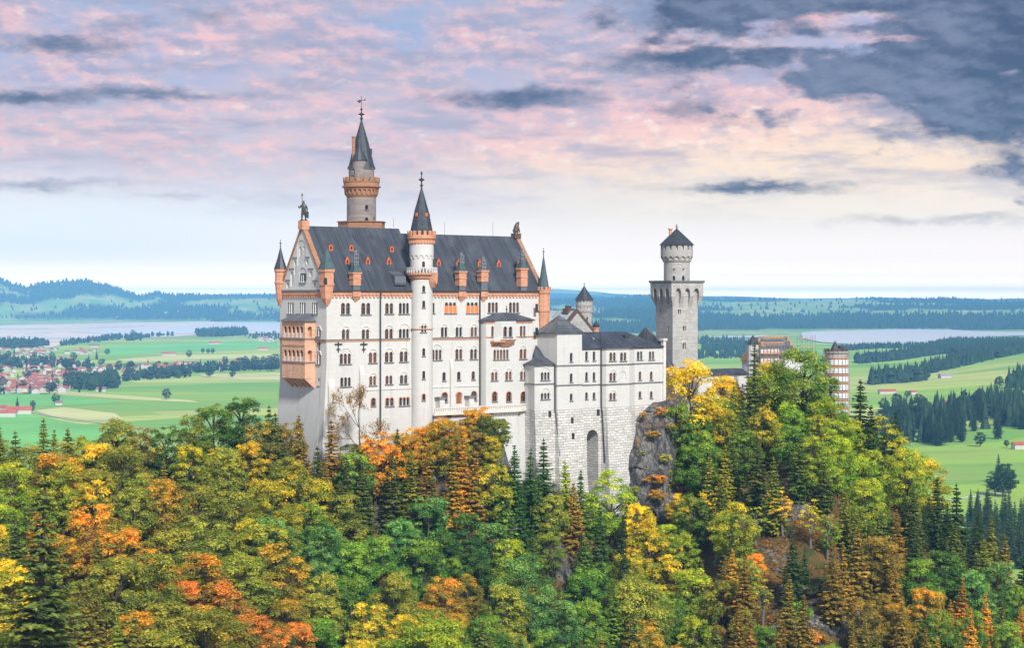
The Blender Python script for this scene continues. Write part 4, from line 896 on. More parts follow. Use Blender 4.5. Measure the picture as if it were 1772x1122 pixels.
# low connecting building at the tower's foot
C2 = Face(CF, (0, -1.0), (1, 0)); q0, q1 = C2.s_at(1150), C2.s_at(1222)
T = Thing(CF, q0, -1, -34, 'link_building', 'plain white link building with dark lean-to roof at the foot of the square tower', 'building')
m_ = MB(); m_.box(q0, q1, -1, 3, -40, C2.z(1160, 636)); T.part('wall', m_, 'white')
m_ = MB(); zz = C2.z(1160, 615); qd = C2.s_at(1167); m_.add([(q0, -1.3, zz-3), (qd, -1.3, zz-3), (qd, 3, zz-3), (q0, 3, zz-3), (q0, -.5, zz+2.4), (q0, 3, zz+2.4), (qd-1.5, 1, zz+1)], [(3, 2, 1, 0), (0, 1, 6, 4), (1, 2, 6), (2, 3, 5, 6), (4, 6, 5), (0, 4, 5, 3)]); T.part('roof', m_, 'slate')

# ---------------------------------------------------------------- gatehouse under scaffolding
GF = Frame((1310-CX)/FP*525, 525.0, 36.0); zf = lambda y, u=0, v=0: GF.z(y, u, v)
GS, GW = Face(GF, (0, 0), (1, 0)), Face(GF, (0, 0), (0, -1))
g0, g1 = GS.s_at(1338), GS.s_at(1388)
T = Thing(GF, g0, 0, -36, 'gatehouse', 'ochre and white gatehouse with blue-grey roof and stepped gables behind the trees', 'gatehouse')
ez, rz = GF.z(618, g0, 0), GF.z(587, g0, 7); m_ = MB(); m_.extr([(g0, 0, -36), (g0, 13, -36), (g0, 13, ez), (g0, 6.5, rz-.3), (g0, 0, ez)], (g1-g0, 0, 0)); T.part('wall', m_, 'snow')
m_ = MB()
for a, e in ((0, -.5), (13, .5)): m_.extr([(g0+.8, a+e, ez-.4), (g0+.8, 6.5, rz-.1), (g0+.8, 6.5, rz+.25), (g0+.8, a+e, ez+.0)], (g1-g0-1.6, 0, 0))
T.part('roof', m_, seamed and 'slate2')
for uu in (g0, g1):
    m_ = MB()
    for i in range(6):
        hv = 6.6-i*1.15; m_.box(uu-.4, uu+.5, 6.5-hv, 6.5+hv, ez-1.5+i*(rz+1.0-ez)/5.2, ez-1.5+(i+1)*(rz+1.0-ez)/5.2-.004)
    T.part('stepped_gable', m_, 'ochre')
m_ = MB(); uu, vv = GF.u(1303, 4), 4.0; m_.lathe(uu, vv, [(1.6, -36), (1.6, GF.z(596, uu, vv))], 12, 0); m_.lathe(uu, vv, [(1.9, GF.z(596, uu, vv)), (.05, GF.z(580, uu, vv))], 12, 1); T.part('corner_turret', m_, ['snow', 'cone'])
# scaffold around the west gable
T = Thing(GF, g0-4, -1, -36, 'scaffolding', 'steel scaffolding with orange planks round the gatehouse stepped gable', 'scaffold')
pm, bm_ = MB(), MB(); sa, sb = GS.s_at(1310), GS.s_at(1346)
for y in (586, 597, 613, 629, 645): z = GF.z(y, sa, -2); pm.box(sa, sb, -2.6, -1.5, z-.12, z); pm.box(sa, sb, -2.62, -2.56, z+.4, z+.7)
T.part('plank_deck', pm, 'plank')
for i in range(7):
    q = sa+(sb-sa)*i/6
    for v in (-2.7, -1.4): bm_.tube([(q, v, -34), (q, v, GF.z(582, sa, -2))], .06, 5)
T.part('scaffold_poles', bm_, 'steel')
m_ = MB()
for y0, y1 in ((600, 612), (616, 628), (632, 644)): GS.slab(m_, sa+.5, sb-.5, GF.z(y1, sa, 0), GF.z(y0, sa, 0), 1.0, 1.05)
T.part('debris_sheet', m_, 'net')
T = Thing(GF, g1, -1, -36, 'scaffolding', 'scaffold bay with orange deck on the right end of the gatehouse roof', 'scaffold')
pm, bm_ = MB(), MB(); sa, sb = GS.s_at(1374), GS.s_at(1400)
for y in (586, 599, 615): z = GF.z(y, sa, -2); pm.box(sa, sb, -2.4, -1.4, z-.12, z)
T.part('plank_deck', pm, 'plank')
for i in range(4):
    q = sa+(sb-sa)*i/3
    for v in (-2.5, -1.3): bm_.tube([(q, v, -34), (q, v, GF.z(580, sa, -2))], .06, 5)
T.part('scaffold_poles', bm_, 'steel')
# round gate tower wrapped in scaffolding
uc, vc = GF.u(1447, 0), 0.0; zf = lambda y: GF.z(y, uc, vc); r = 3.2
T = Thing(GF, uc, vc, -38, 'gate_tower', 'round gate tower wrapped in white sheeted scaffolding with orange deck rings', 'tower')
m_ = MB(); m_.lathe(uc, vc, [(r, -40), (r, zf(612)), (r*1.12, zf(611)), (r*1.12, zf(608))], 24); T.part('wall', m_, 'grey')
m_ = MB(); ring_blocks(m_, uc, vc, r*1.12, 12, .9, .4, zf(608), zf(604), base=True); T.part('battlement', m_, 'gold')
m_ = MB(); m_.lathe(uc-.5, vc, [(1.5, zf(609)), (1.45, zf(606)), (.08, zf(590))], 12); m_.box(uc+.8, uc+1.9, vc-.8, vc+.5, zf(609), zf(599)); T.part('roof', m_, 'cone')
rs = r*1.17; m_ = MB()
for i in range(7):
    ya = 619+14.4*i; m_.lathe(uc, vc, [(rs*.99, zf(ya+12.5)), (rs, zf(ya+12.5)), (rs, zf(ya+3)), (rs*.99, zf(ya+3)), (rs*.99, zf(ya+12.5))], 28, 0, 0, False)
T.part('debris_sheet', m_, 'net')
m_ = MB()
for i in range(8): ya = 619+14.4*i; m_.lathe(uc, vc, [(r+.05, zf(ya)), (rs*1.05, zf(ya)), (rs*1.05, zf(ya+1.5)), (r+.05, zf(ya+1.5)), (r+.05, zf(ya))], 28, 0, 0, False)
T.part('plank_deck', m_, 'plank')
m_ = MB()
for i in range(20): a = 2*math.pi*i/20; x_, y_ = uc+rs*1.03*math.cos(a), vc+rs*1.03*math.sin(a); m_.tube([(x_, y_, -38), (x_, y_, zf(606))], .07, 5)
T.part('scaffold_poles', m_, 'steel')
# lower scaffold at the gate and the long curtain building
T = Thing(GF, GF.u(1405, -6), -6, -38, 'scaffolding', 'low scaffold with white sheets and planks below the round gate tower', 'scaffold')
LFc = Face(GF, (0, -6), (1, 0)); a0, a1 = LFc.s_at(1385), LFc.s_at(1432); m_ = MB()
for y0, y1 in ((687, 700), (703, 715), (718, 731)): LFc.slab(m_, a0, a1, LFc.z(1400, y1), LFc.z(1400, y0), -.3, -.2)
T.part('debris_sheet', m_, 'net'); m_ = MB()
for y in (701.5, 716, 731): LFc.slab(m_, a0-.3, a1+.3, LFc.z(1400, y), LFc.z(1400, y)+.2, -1, .3)
T.part('plank_deck', m_, 'plank'); m_ = MB()
for i in range(8): q = a0+(a1-a0)*i/7; p = LFc.pt(q, .1, 0); m_.tube([(p[0], p[1], -40), (p[0], p[1], LFc.z(1400, 684))], .06, 5)
T.part('scaffold_poles', m_, 'steel')
T = Thing(GF, LFc.s_at(1405), -9, -40, 'site_container', 'white and dark site cabin on a timber platform under the scaffolding', 'cabin')
L9 = Face(GF, (0, -9), (1, 0)); a0, a1 = L9.s_at(1404), L9.s_at(1426); m_ = MB(); m_.box(a0, a1, -9, -6.5, L9.z(1400, 750), L9.z(1400, 741)); m_.box(a0+.1, a1-.1, -8.9, -6.6, L9.z(1400, 741)+.004, L9.z(1400, 735), 1); T.part('cabin_body', m_, ['snow', 'iron'])
HB = Face(CF, (0, 6), (1, 0)); h0, h1 = HB.s_at(1212), HB.s_at(1292)
T = Thing(CF, h0, 6, -36, 'curtain_building', 'long low white building with flat dark roof between square tower and gatehouse', 'building')
m_ = MB(); m_.box(h0, h1, 6, 12, -40, HB.z(1250, 649)); cbw = T.part('wall', m_, 'snow'); c_ = MB()
for px in (1237, 1241, 1262, 1266, 1285): window(T, c_, HB, px, 665, 672, 2.6, 1, False)
cut(cbw, c_); m_ = MB(); m_.extr([(h0-.3, 5.4, HB.z(1250, 649)), (h0-.3, 12.5, HB.z(1250, 649)), (h0-.3, 11, HB.z(1250, 640)), (h0-.3, 8, HB.z(1250, 640))], (h1-h0+.6, 0, 0)); T.part('roof', m_, 'slate')
# ================================================================ LAND
VZ = -160.0
_pc = np.array([-500, 0, 200, 450, 600, 750, 855, 900, 1050, 1130, 1200, 1300, 1420, 1520, 1650, 1772, 2400], float)
_yr = np.array([150, 200, 250, 300, 340, 370, 390, 405, 420, 440, 460, 490, 520, 560], float)
_zt = np.array([
 [-58, -55, -53, -50, -47, -44, -44, -48, -58, -70, -85, -105, -120, -140],
 [-58, -55, -52, -49, -45, -41, -40, -43, -54, -68, -84, -105, -122, -140],
 [-62, -58, -55, -51, -46, -41, -39, -40, -50, -64, -80, -100, -118, -138],
 [-78, -74, -67, -59, -52, -45, -40, -37, -35, -42, -56, -82, -104, -132],
 [-95, -90, -83, -73, -66, -58, -46, -36, -33, -31, -31, -36, -62, -102],
 [-100, -95, -88, -77, -71, -66, -58, -36, -30, -30, -30, -30, -46, -92],
 [-100, -95, -88, -76, -70, -66, -62, -42, -29.5, -29, -30, -30, -42, -88],
 [-100, -95, -88, -76, -70, -67, -64, -59, -50, -38, -31, -31, -38, -82],
 [-105, -100, -93, -81, -75, -72, -70, -67, -62, -54, -33, -31, -33, -64],
 [-105, -100, -95, -85, -79, -76, -73, -70, -65, -55, -36, -33, -33, -66],
 [-105, -100, -95, -87, -81, -78, -74, -70, -64, -52, -42, -34, -33, -70],
 [-105, -100, -95, -86, -77, -70, -65, -60, -54, -47, -41, -36, -35, -62],
 [-105, -100, -95, -86, -76, -68, -62, -57, -52, -46, -42, -38, -37, -62],
 [-105, -102, -98, -88, -80, -75, -71, -67, -63, -57, -52, -48, -56, -86],
 [-108, -104, -100, -92, -86, -82, -79, -76, -72, -68, -65, -67, -80, -106],
 [-110, -106, -102, -95, -90, -87, -85, -83, -81, -79, -80, -87, -102, -126],
 [-120, -116, -112, -106, -100, -97, -95, -94, -94, -95, -98, -106, -118, -136]])
def vnoise(x, y, seed=0):
    """smooth value noise, vectorised"""
    xi, yi = np.floor(x).astype(np.int64), np.floor(y).astype(np.int64); fx, fy = x-xi, y-yi
    fx, fy = fx*fx*(3-2*fx), fy*fy*(3-2*fy)
    def h(a, b):
        n = (a*374761393+b*668265263+seed*1442695041) & 0x7fffffff
        n = ((n ^ (n >> 13))*1274126177) & 0x7fffffff
        return ((n ^ (n >> 16)) & 0xffff)/65535.0
    return (h(xi, yi)*(1-fx)+h(xi+1, yi)*fx)*(1-fy)+(h(xi, yi+1)*(1-fx)+h(xi+1, yi+1)*fx)*fy
def fbm(x, y, oct=4, seed=0):
    t, a = 0, .5
    for i in range(oct): t = t+a*(vnoise(x*2**i, y*2**i, seed+i)-.5); a *= .5
    return t
def sst(x, a, b): t = np.clip((x-a)/(b-a), 0, 1); return t*t*(3-2*t)
def shore_y(px): return np.interp(px, [-500, 0, 300, 480, 700, 950, 1130, 1200, 1380, 1772, 2400], [13000, 12900, 13000, 12500, 9500, 8200, 8600, 9200, 9660, 9400, 9000])
def ridge_y(px): return np.interp(px, [-500, -100, 0, 20, 45, 75, 110, 150, 190, 225, 240, 270, 300, 370, 480, 700, 950, 1050, 1100, 1130, 1170, 1215, 1300, 1400, 1500, 1560, 1620, 1700, 1772, 2400],
                                 [468, 476, 484, 491, 497, 491, 486.5, 486, 495, 508, 512, 507, 511, 513, 512, 514, 520, 519, 516, 512, 514, 518, 520, 521, 517.5, 519, 518, 520, 518, 516])
def far_y(px): return np.interp(px, [-500, 0, 400, 480, 800, 900, 950, 1000, 1070, 1130, 1200, 1400, 1772, 2400], [514, 514, 510.5, 508, 503, 500, 499.5, 502, 509, 512, 514, 516, 516.5, 516])
def ground_z(X, Y):
    X, Y = np.asarray(X, float), np.asarray(Y, float); Yc = np.maximum(Y, 60)
    px = CX+FP*X/Yc
    i = np.clip(np.searchsorted(_pc, px)-1, 0, len(_pc)-2); j = np.clip(np.searchsorted(_yr, Yc)-1, 0, len(_yr)-2)
    a = np.clip((px-_pc[i])/(_pc[i+1]-_pc[i]), 0, 1); b = np.clip((Yc-_yr[j])/(_yr[j+1]-_yr[j]), 0, 1)
    a2 = a*a*(3-2*a)
    near = (_zt[i, j]*(1-a2)+_zt[i+1, j]*a2)*(1-b)+(_zt[i, j+1]*(1-a2)+_zt[i+1, j+1]*a2)*b
    rough = fbm(X/14, Y/14, 5, 3)
    crag = sst(px, 1180, 1280)*sst(px, 1620, 1500)*sst(Yc, 330, 370)*sst(Yc, 480, 455)
    near = near+rough*(3.0+6*crag)*sst(Yc, 520, 470)
    z = near+(VZ-near)*sst(Yc, 560, 880)
    z = z+fbm(X/500, Y/700, 3, 9)*.3*sst(Yc, 900, 1500)*sst(Yc, 6000, 5000)
    # rise of the wooded ground on the right
    z = z+24*np.exp(-((px-1800)/170)**2-((Yc-4300)/1500)**2)
    # hills beyond the lake
    ys, yr = shore_y(px), 16000.0
    top = (HY-ridge_y(px)+fbm(px/55, px*0+8.1, 4, 71)*5*sst(px, 230, 330))/FP*yr
    t = np.clip((Yc-ys)/(yr-ys), 0, 1); bumps = fbm(X/1500, Y/2600, 4, 21)
    hill = VZ+(top-VZ)*(t**.85)+bumps*110*np.sin(np.pi*np.clip(t, 0, 1))
    ftop = (HY-far_y(px)+fbm(px/90, px*0+3.3, 4, 61)*7)/FP*28000; t2 = sst(Yc, 17500, 28000); dip = np.minimum(top-60, 40)
    back = top+(dip-top)*sst(Yc, 16000, 18500); back = back+(ftop-dip)*t2*sst(Yc, 17500, 19000)+fbm(X/3000, Y/5000, 3, 33)*60*sst(Yc, 17000, 22000)*sst(Yc, 28000, 26500)
    back = back+(-150-back)*sst(Yc, 29000, 46000)
    z = np.where(Yc > ys, np.where(Yc > yr, back, hill), z)
    return np.maximum(z, -163.0)
def G3(px, py, dz=0.0):
    """the valley-floor point seen at a photo pixel"""
    Y = FP*(-VZ-dz)/(py-HY); return ((px-CX)/FP*Y, Y, VZ+dz)
def to_px(x, y, z): return CX+FP*x/y, HY-FP*z/y
def forest_mask(X, Y):
    px = CX+FP*X/np.maximum(Y, 60); py = HY+FP*160/np.maximum(Y, 60)
    n = fbm(X/900, Y/1500, 4, 51)+.02
    t = np.clip((Y-shore_y(px))/(16000-shore_y(px)), 0, 1)
    n = n+.10*sst(t, .72, .9)+.24*np.exp(-(t/.10)**2)
    return sst(n, .045, .065)*(Y > shore_y(px)-20)
# ---- one ground sheet, reaching past the far hills
rows = np.concatenate([np.arange(20, 180, 8.0), np.arange(180, 560, 1.7), np.geomspace(560, 31000, 160)])
cols = np.linspace(-620, 2500, 460)
PX, YY = np.meshgrid(cols, rows); XX = (PX-CX)/FP*np.maximum(YY, 150); ZZ = ground_z(XX, YY)
import bisect
_rl, _c0, _dc = rows.tolist(), cols[0], cols[1]-cols[0]
def gz(x, y):
    y = max(y, 150.0); j = min(max(bisect.bisect(_rl, y)-1, 0), len(_rl)-2); c = min(max((CX+FP*x/y-_c0)/_dc, 0), len(cols)-1.001); i = int(c)
    a, b = c-i, (y-_rl[j])/(_rl[j+1]-_rl[j]); return float((ZZ[j, i]*(1-a)+ZZ[j, i+1]*a)*(1-b)+(ZZ[j+1, i]*(1-a)+ZZ[j+1, i+1]*a)*b)
nr, nc = PX.shape; idx = np.arange(nr*nc).reshape(nr, nc)
quads = np.stack([idx[:-1, :-1], idx[:-1, 1:], idx[1:, 1:], idx[1:, :-1]], -1).reshape(-1, 4)
me = bpy.data.meshes.new('ground'); me.from_pydata(np.stack([XX, YY, ZZ], -1).reshape(-1, 3).tolist(), [], quads.tolist())
me.polygons.foreach_set('use_smooth', [True]*len(me.polygons))
at = me.attributes.new('wood', 'FLOAT', 'POINT'); at.data.foreach_set('value', forest_mask(XX, YY).ravel().astype(np.float32))
hillv = 1-sst(YY, 640, 820)
at = me.attributes.new('hillside', 'FLOAT', 'POINT'); at.data.foreach_set('value', hillv.ravel().astype(np.float32))
def ground_mat():
    m, g, b, o = new_mat('ground_cover'); v = g.n('ShaderNodeNewGeometry').outputs['Position']; x, y, z = g.sep(v)
    # valley fields: strips of differing greens
    r1 = g.xyz(g.m('ADD', g.m('MULTIPLY', x, .0011), g.m('MULTIPLY', y, .0002)), g.m('SUBTRACT', g.m('MULTIPLY', y, .0030), g.m('MULTIPLY', x, .0011)))
    vo = g.n('ShaderNodeTexVoronoi', voronoi_dimensions='2D'); g.put(vo.inputs['Vector'], r1); vo.inputs['Scale'].default_value = 1.6; vo.inputs['Randomness'].default_value = .75
    cell = g.sep(vo.outputs['Color'])[0]
    fld = g.ramp(cell, [(0, (.17, .38, .07)), (.3, (.25, .44, .07)), (.55, (.30, .50, .075)), (.72, (.40, .54, .09)), (.86, (.50, .54, .17)), (1, (.27, .47, .075))])
    n1 = g.noise(v, .006, 6, .6); n2 = g.noise(g.vm('MULTIPLY', v, (.3, 1, 1)), .02, 5, .6)
    fld = g.mix(g.step(n1, .42, .70), fld, g.mix(.5, fld, (.30, .36, .11)))
    fld = g.mix(g.m('MULTIPLY', g.step(n2, .5, .7), .35), fld, (.10, .22, .05))
    n5 = g.noise(g.xyz(g.m('ADD', g.m('MULTIPLY', y, .05), g.m('MULTIPLY', x, .012)), g.m('MULTIPLY', x, .0022)), 1.0, 5, .65)
    fld = g.mix(g.m('MULTIPLY', g.step(n5, .48, .68), .45), fld, g.mix(.5, fld, (.42, .44, .16)))
    fld = g.mix(g.m('MULTIPLY', g.step(n5, .46, .30), .40), fld, g.mix(.5, fld, (.08, .20, .04)))
    # hills: pasture and wood
    n3 = g.noise(g.vm('MULTIPLY', v, (1, .5, 1)), .0035, 5, .6)
    hil = g.ramp(n3, [(.35, (.17, .33, .07)), (.5, (.25, .38, .10)), (.6, (.42, .43, .18)), (.68, (.20, .34, .08))])
    far = g.step(y, 6500, 8500)
    lowl = g.mix(far, fld, hil)
    wood = g.n('ShaderNodeAttribute', attribute_type='GEOMETRY', attribute_name='wood').outputs['Fac']
    lowl = g.mix(wood, lowl, g.ramp(g.noise(v, .02, 4), [(.3, (.022, .045, .022)), (.7, (.05, .08, .035))]))
    # castle hill: leaf litter, autumn grass, grey rock on the steeps
    a = g.noise(v, .22, 7, .65); c = g.noise(v, 1.6, 5, .7)
    und = g.ramp(a, [(.3, (.035, .05, .018)), (.45, (.08, .085, .025)), (.55, (.17, .085, .03)), (.68, (.23, .13, .035))])
    und = g.mix(g.step(c, .45, .7), und, g.mix(.5, und, (.05, .07, .02)))
    nz = g.sep(g.n('ShaderNodeNewGeometry').outputs['Normal'])[2]
    rk = g.ramp(g.noise(g.vm('MULTIPLY', v, (1, 1, .4)), .5, 7, .7), [(.32, (.05, .05, .055)), (.5, (.18, .175, .17)), (.7, (.40, .38, .36))])
    hillc = g.mix(g.step(g.m('ADD', nz, g.m('MULTIPLY', g.m('SUBTRACT', a, .5), 1.2)), .66, .52), und, rk)
    hs = g.n('ShaderNodeAttribute', attribute_type='GEOMETRY', attribute_name='hillside').outputs['Fac']
    g.put(b.inputs['Base Color'], g.mix(hs, lowl, hillc)); b.inputs['Roughness'].default_value = .95; b.inputs['Specular IOR Level'].default_value = .1
    bump(g, b, g.m('MULTIPLY', g.m('ADD', a, g.m('MULTIPLY', c, .4)), hs), .9, 1.2)
    return m
M['ground'] = ground_mat(); me.materials.append(M['ground'])
ground = bpy.data.objects.new('ground', me); COL.objects.link(ground); tag(ground, kind='structure')

# ---- lake, mud flats, roads: sheets laid on the valley floor
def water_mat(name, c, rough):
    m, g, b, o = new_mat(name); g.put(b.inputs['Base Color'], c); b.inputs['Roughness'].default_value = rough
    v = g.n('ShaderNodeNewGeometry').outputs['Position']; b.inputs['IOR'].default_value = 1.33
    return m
M['water'] = water_mat('lake_water', (.75, .74, .72), .26)  # pale base colour stands in for the bright sky reflected by the lake
def mud_mat():
    m, g, b, o = new_mat('lake_mud'); v = g.n('ShaderNodeNewGeometry').outputs['Position']
    n = g.noise(g.vm('MULTIPLY', v, (.22, 1, 1)), .0032, 7, .62, .6)
    g.put(b.inputs['Base Color'], g.ramp(n, [(.3, (.52, .42, .33)), (.5, (.72, .60, .50)), (.7, (.80, .70, .60))]))
    b.inputs['Roughness'].default_value = .85
    return m
M['mud'] = mud_mat()
def sheet(name, pts, dz, mat):
    mb = MB(); P = [G3(px, py, dz) for px, py in pts]; mb.add(P, [list(range(len(P)))])
    o = mesh_obj(name, mb, mat); tag(o, kind='structure')
    if o.data.polygons[0].normal.z < 0: o.data.flip_normals()
    return o
sheet('mud_flat', [(-300, 566), (0, 563.2), (130, 560.8), (260, 558.3), (420, 555), (520, 553.6), (520, 575), (430, 577.5), (350, 579), (300, 582.5), (235, 584.5), (200, 588), (150, 592.5), (105, 596.5), (92, 601), (40, 603), (-60, 606), (-300, 612)], 1.2, 'mud')
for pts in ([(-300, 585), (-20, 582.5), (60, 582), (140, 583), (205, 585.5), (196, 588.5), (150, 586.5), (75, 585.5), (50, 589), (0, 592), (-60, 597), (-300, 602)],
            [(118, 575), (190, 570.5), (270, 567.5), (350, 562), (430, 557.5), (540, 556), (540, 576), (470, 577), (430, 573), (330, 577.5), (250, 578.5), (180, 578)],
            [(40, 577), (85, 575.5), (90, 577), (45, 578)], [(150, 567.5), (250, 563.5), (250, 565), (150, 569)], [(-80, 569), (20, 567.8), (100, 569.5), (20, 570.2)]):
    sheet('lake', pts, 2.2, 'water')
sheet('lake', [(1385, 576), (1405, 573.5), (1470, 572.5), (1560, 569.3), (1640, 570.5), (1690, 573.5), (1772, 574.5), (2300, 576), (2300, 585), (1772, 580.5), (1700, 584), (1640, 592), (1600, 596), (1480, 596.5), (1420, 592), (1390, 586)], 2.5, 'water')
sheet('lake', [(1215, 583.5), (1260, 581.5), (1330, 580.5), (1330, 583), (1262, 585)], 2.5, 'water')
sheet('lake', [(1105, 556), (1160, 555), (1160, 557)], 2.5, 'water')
M['straw'] = plain('pale_dry_field', (.56, .56, .22), .9, .15, .004, 0)
M['fresh'] = plain('fresh_green_field', (.17, .48, .10), .9, .2, .004, 0)
M['mown'] = plain('mown_light_field', (.38, .56, .12), .9, .15, .004, 0)
for nm, pts, mt in (('field', [(-200, 672), (60, 674), (160, 681), (330, 693), (345, 697), (230, 692), (100, 683), (-200, 677)], 'straw'),
                    ('field', [(60, 711), (110, 705), (200, 716), (215, 727), (150, 728), (90, 720)], 'straw'),
                    ('field', [(-200, 682), (60, 680), (130, 687), (210, 697), (120, 703), (-200, 706)], 'fresh'),
                    ('field', [(-200, 722), (40, 716), (120, 731), (200, 743), (120, 790), (-200, 790)], 'fresh'),
                    ('field', [(345, 648), (480, 645), (620, 646), (620, 658), (420, 657), (360, 653)], 'straw'),
                    ('field', [(200, 622), (300, 615), (480, 612), (480, 619), (330, 622), (230, 626)], 'straw'),
                    ('field', [(180, 600), (420, 590), (480, 592), (480, 604), (300, 610), (180, 616)], 'fresh'),
                    ('field', [(1500, 700), (1560, 690), (1690, 694), (1700, 700), (1600, 712), (1520, 712)], 'straw'),
                    ('field', [(1475, 628), (1600, 626), (1660, 622), (1640, 632), (1560, 640), (1475, 643)], 'fresh'),
                    ('field', [(1620, 788), (1700, 775), (1772, 800), (1772, 830), (1690, 845), (1610, 838)], 'mown')):
    sheet(nm, pts, .35, mt)
def road(pts, w, dz=.7):
    P = [Vector(G3(px, py, dz)) for px, py in pts]; mb = MB(); L = []
    for i, p in enumerate(P):
        d = (P[min(i+1, len(P)-1)]-P[max(i-1, 0)]).normalized(); n = Vector((-d.y, d.x, 0))*w/2; L.append((p+n, p-n))
    for i in range(len(L)-1): mb.add([L[i][0], L[i][1], L[i+1][1], L[i+1][0]], [(0, 1, 2, 3)])
    o = mesh_obj('road', mb, 'road'); tag(o, kind='structure'); return o
road([(1690, 761.5), (1700, 767), (1720, 778), (1772, 806), (1850, 850)], 7); road([(1690, 761.5), (1730, 763.5), (1772, 764), (1900, 765)], 4)
road([(1640, 866), (1680, 860.5), (1735, 853), (1772, 842), (1840, 830)], 6)
road([(55, 713), (75, 717), (120, 726), (185, 733), (260, 744)], 5); road([(300, 655), (250, 651), (380, 652), (480, 649)], 6)
road([(1540, 682), (1660, 664), (1715, 660), (1772, 640)], 5)

# ---- rock: crags standing out of the hillside, and one sheer cliff beside the masonry
def hill_Y(px, py):
    """how far away the hillside is in a given direction (arrays)"""
    Ys = np.arange(262, 500, 1.0)[:, None]; X = (px[None]-CX)/FP*Ys; z = ground_z(X, np.broadcast_to(Ys, X.shape)); d = HY-FP*z/Ys-py[None]
    hit = d <= 0; i = np.where(hit.any(0), hit.argmax(0), len(Ys)-1); return Ys[i, 0]
def crag(name, label, px0, px1, py0, py1, amp, seed, nx=80, ny=80, Y=None, slant=0.0):
    """a solid rough rock: front sheet towards the valley, its rim sunk into the hill, closed behind"""
    a, b = np.meshgrid(np.linspace(0, 1, nx+1), np.linspace(0, 1, ny+1)); a, b = a.ravel(), b.ravel()
    px = px0+(px1-px0)*a+slant*(b-.5)+fbm(b*3+seed, a*2, 3, seed)*(px1-px0)*.30; py = py0+(py1-py0)*b+fbm(a*3+seed, b*2, 3, seed+1)*(py1-py0)*.22
    e = np.minimum(np.minimum(a, 1-a)/.30, np.minimum(b, 1-b)/.22); rim = 1-np.clip(e+fbm(a*5, b*5+seed, 3, seed+7)*.5, 0, 1)
    if Y is None: y = hill_Y(px, py); k = np.ones(7)/7; y = np.apply_along_axis(lambda r: np.convolve(np.pad(r, 3, mode='edge'), k, 'valid'), 1, y.reshape(ny+1, nx+1)).ravel()
    else: y = Y[0]+(Y[1]-Y[0])*b
    x, z = (px-CX)/FP*y, (HY-py)/FP*y
    ledge = np.floor(z/3.1+fbm(x/6, z/9+seed, 2, seed)*1.5); fr = z/3.1-np.floor(z/3.1)
    rel = fbm(x/5+seed, z/9, 5, seed)*amp*1.8+fbm(x/1.4, z/2.6, 3, seed+5)*amp*.8+vnoise(ledge*1.0, x/7+seed, seed)*amp*.5
    y2 = y-rel-amp*.35+rim**2*(7 if Y is None else 4)
    vs = np.stack([x*y2/y, y2, z], 1).tolist(); n = nx+1
    fs = [(j*n+i, (j+1)*n+i, (j+1)*n+i+1, j*n+i+1) for j in range(ny) for i in range(nx)]
    rimi = list(range(n))+[j*n+nx for j in range(1, ny+1)]+[ny*n+i for i in range(nx-1, -1, -1)]+[j*n for j in range(ny-1, 0, -1)]
    k = len(vs); vs += [(vs[i][0], vs[i][1]+12, vs[i][2]-1.5) for i in rimi]; m = len(rimi)
    fs += [(rimi[i], rimi[(i+1) % m], k+(i+1) % m, k+i) for i in range(m)]+[list(range(k, k+m))]
    mb = MB(); mb.add(vs, fs); o = mesh_obj(name, mb, 'rock', smooth=False); tag(o, label, 'rock'); return o
crag('cliff', 'sheer dark grey cliff with rusty grass ledges right of the masonry base', 1080, 1170, 690, 905, 2.6, 4, 90, 170, (454, 439))
crag('rock_outcrop', 'pale rock spur with yellow bushes at the right end of the terrace bluff', 852, 900, 740, 905, 2.0, 9, 40, 90)
crag('rock_outcrop', 'narrow pale rock gully streaked with rust between the broadleaf and spruce woods', 925, 1010, 870, 1050, 2.4, 14, 50, 90, None, 60)
crag('rock_outcrop', 'bright pale crag with thin yellow trees below the gatehouse', 1240, 1430, 800, 945, 3.2, 23, 100, 90)
crag('rock_outcrop', 'grey rock wall low on the red-brown slope under the pale crag', 1310, 1500, 1000, 1135, 2.8, 31, 90, 80)
crag('rock_outcrop', 'small dark rock face among conifers under the palace corner', 620, 740, 840, 925, 2.0, 37, 60, 50)
crag('rock_outcrop', 'slim vertical rock rib between brown spruces on the right slope', 1450, 1505, 975, 1130, 1.8, 41, 30, 80)
crag('rock_outcrop', 'grey ledge half hidden by orange bushes in the middle of the red-brown slope', 1280, 1400, 930, 1010, 2.2, 47, 60, 50)
# ================================================================ TREES
def leaf_mesh(name, cen, nor, size, tint, leaf, mat='leaf', long=1.5):
    """many small leaf faces: centres, facing directions, sizes (numpy)"""
    n = len(cen); nor = nor/np.linalg.norm(nor, axis=1, keepdims=True)
    r = rng.normal(size=(n, 3)); t = np.cross(nor, r); t /= np.linalg.norm(t, axis=1, keepdims=True)+1e-9; b = np.cross(nor, t)
    s = size[:, None]*.5
    P = np.stack([cen-t*s*long, cen-b*s*.8+nor*s*.25, cen+t*s*long, cen+b*s*.8+nor*s*.25], 1).reshape(-1, 3)
    me = bpy.data.meshes.new(name); me.vertices.add(4*n); me.vertices.foreach_set('co', P.astype(np.float32).ravel())
    me.loops.add(4*n); me.loops.foreach_set('vertex_index', np.arange(4*n, dtype=np.int32))
    me.polygons.add(n); me.polygons.foreach_set('loop_start', np.arange(0, 4*n, 4, dtype=np.int32))
    me.update(calc_edges=True)
    for nm, val in (('tint', tint), ('leaf', leaf)):
        at = me.attributes.new(nm, 'FLOAT', 'FACE'); at.data.foreach_set('value', np.asarray(val, np.float32))
    me.materials.append(M[mat]); return me
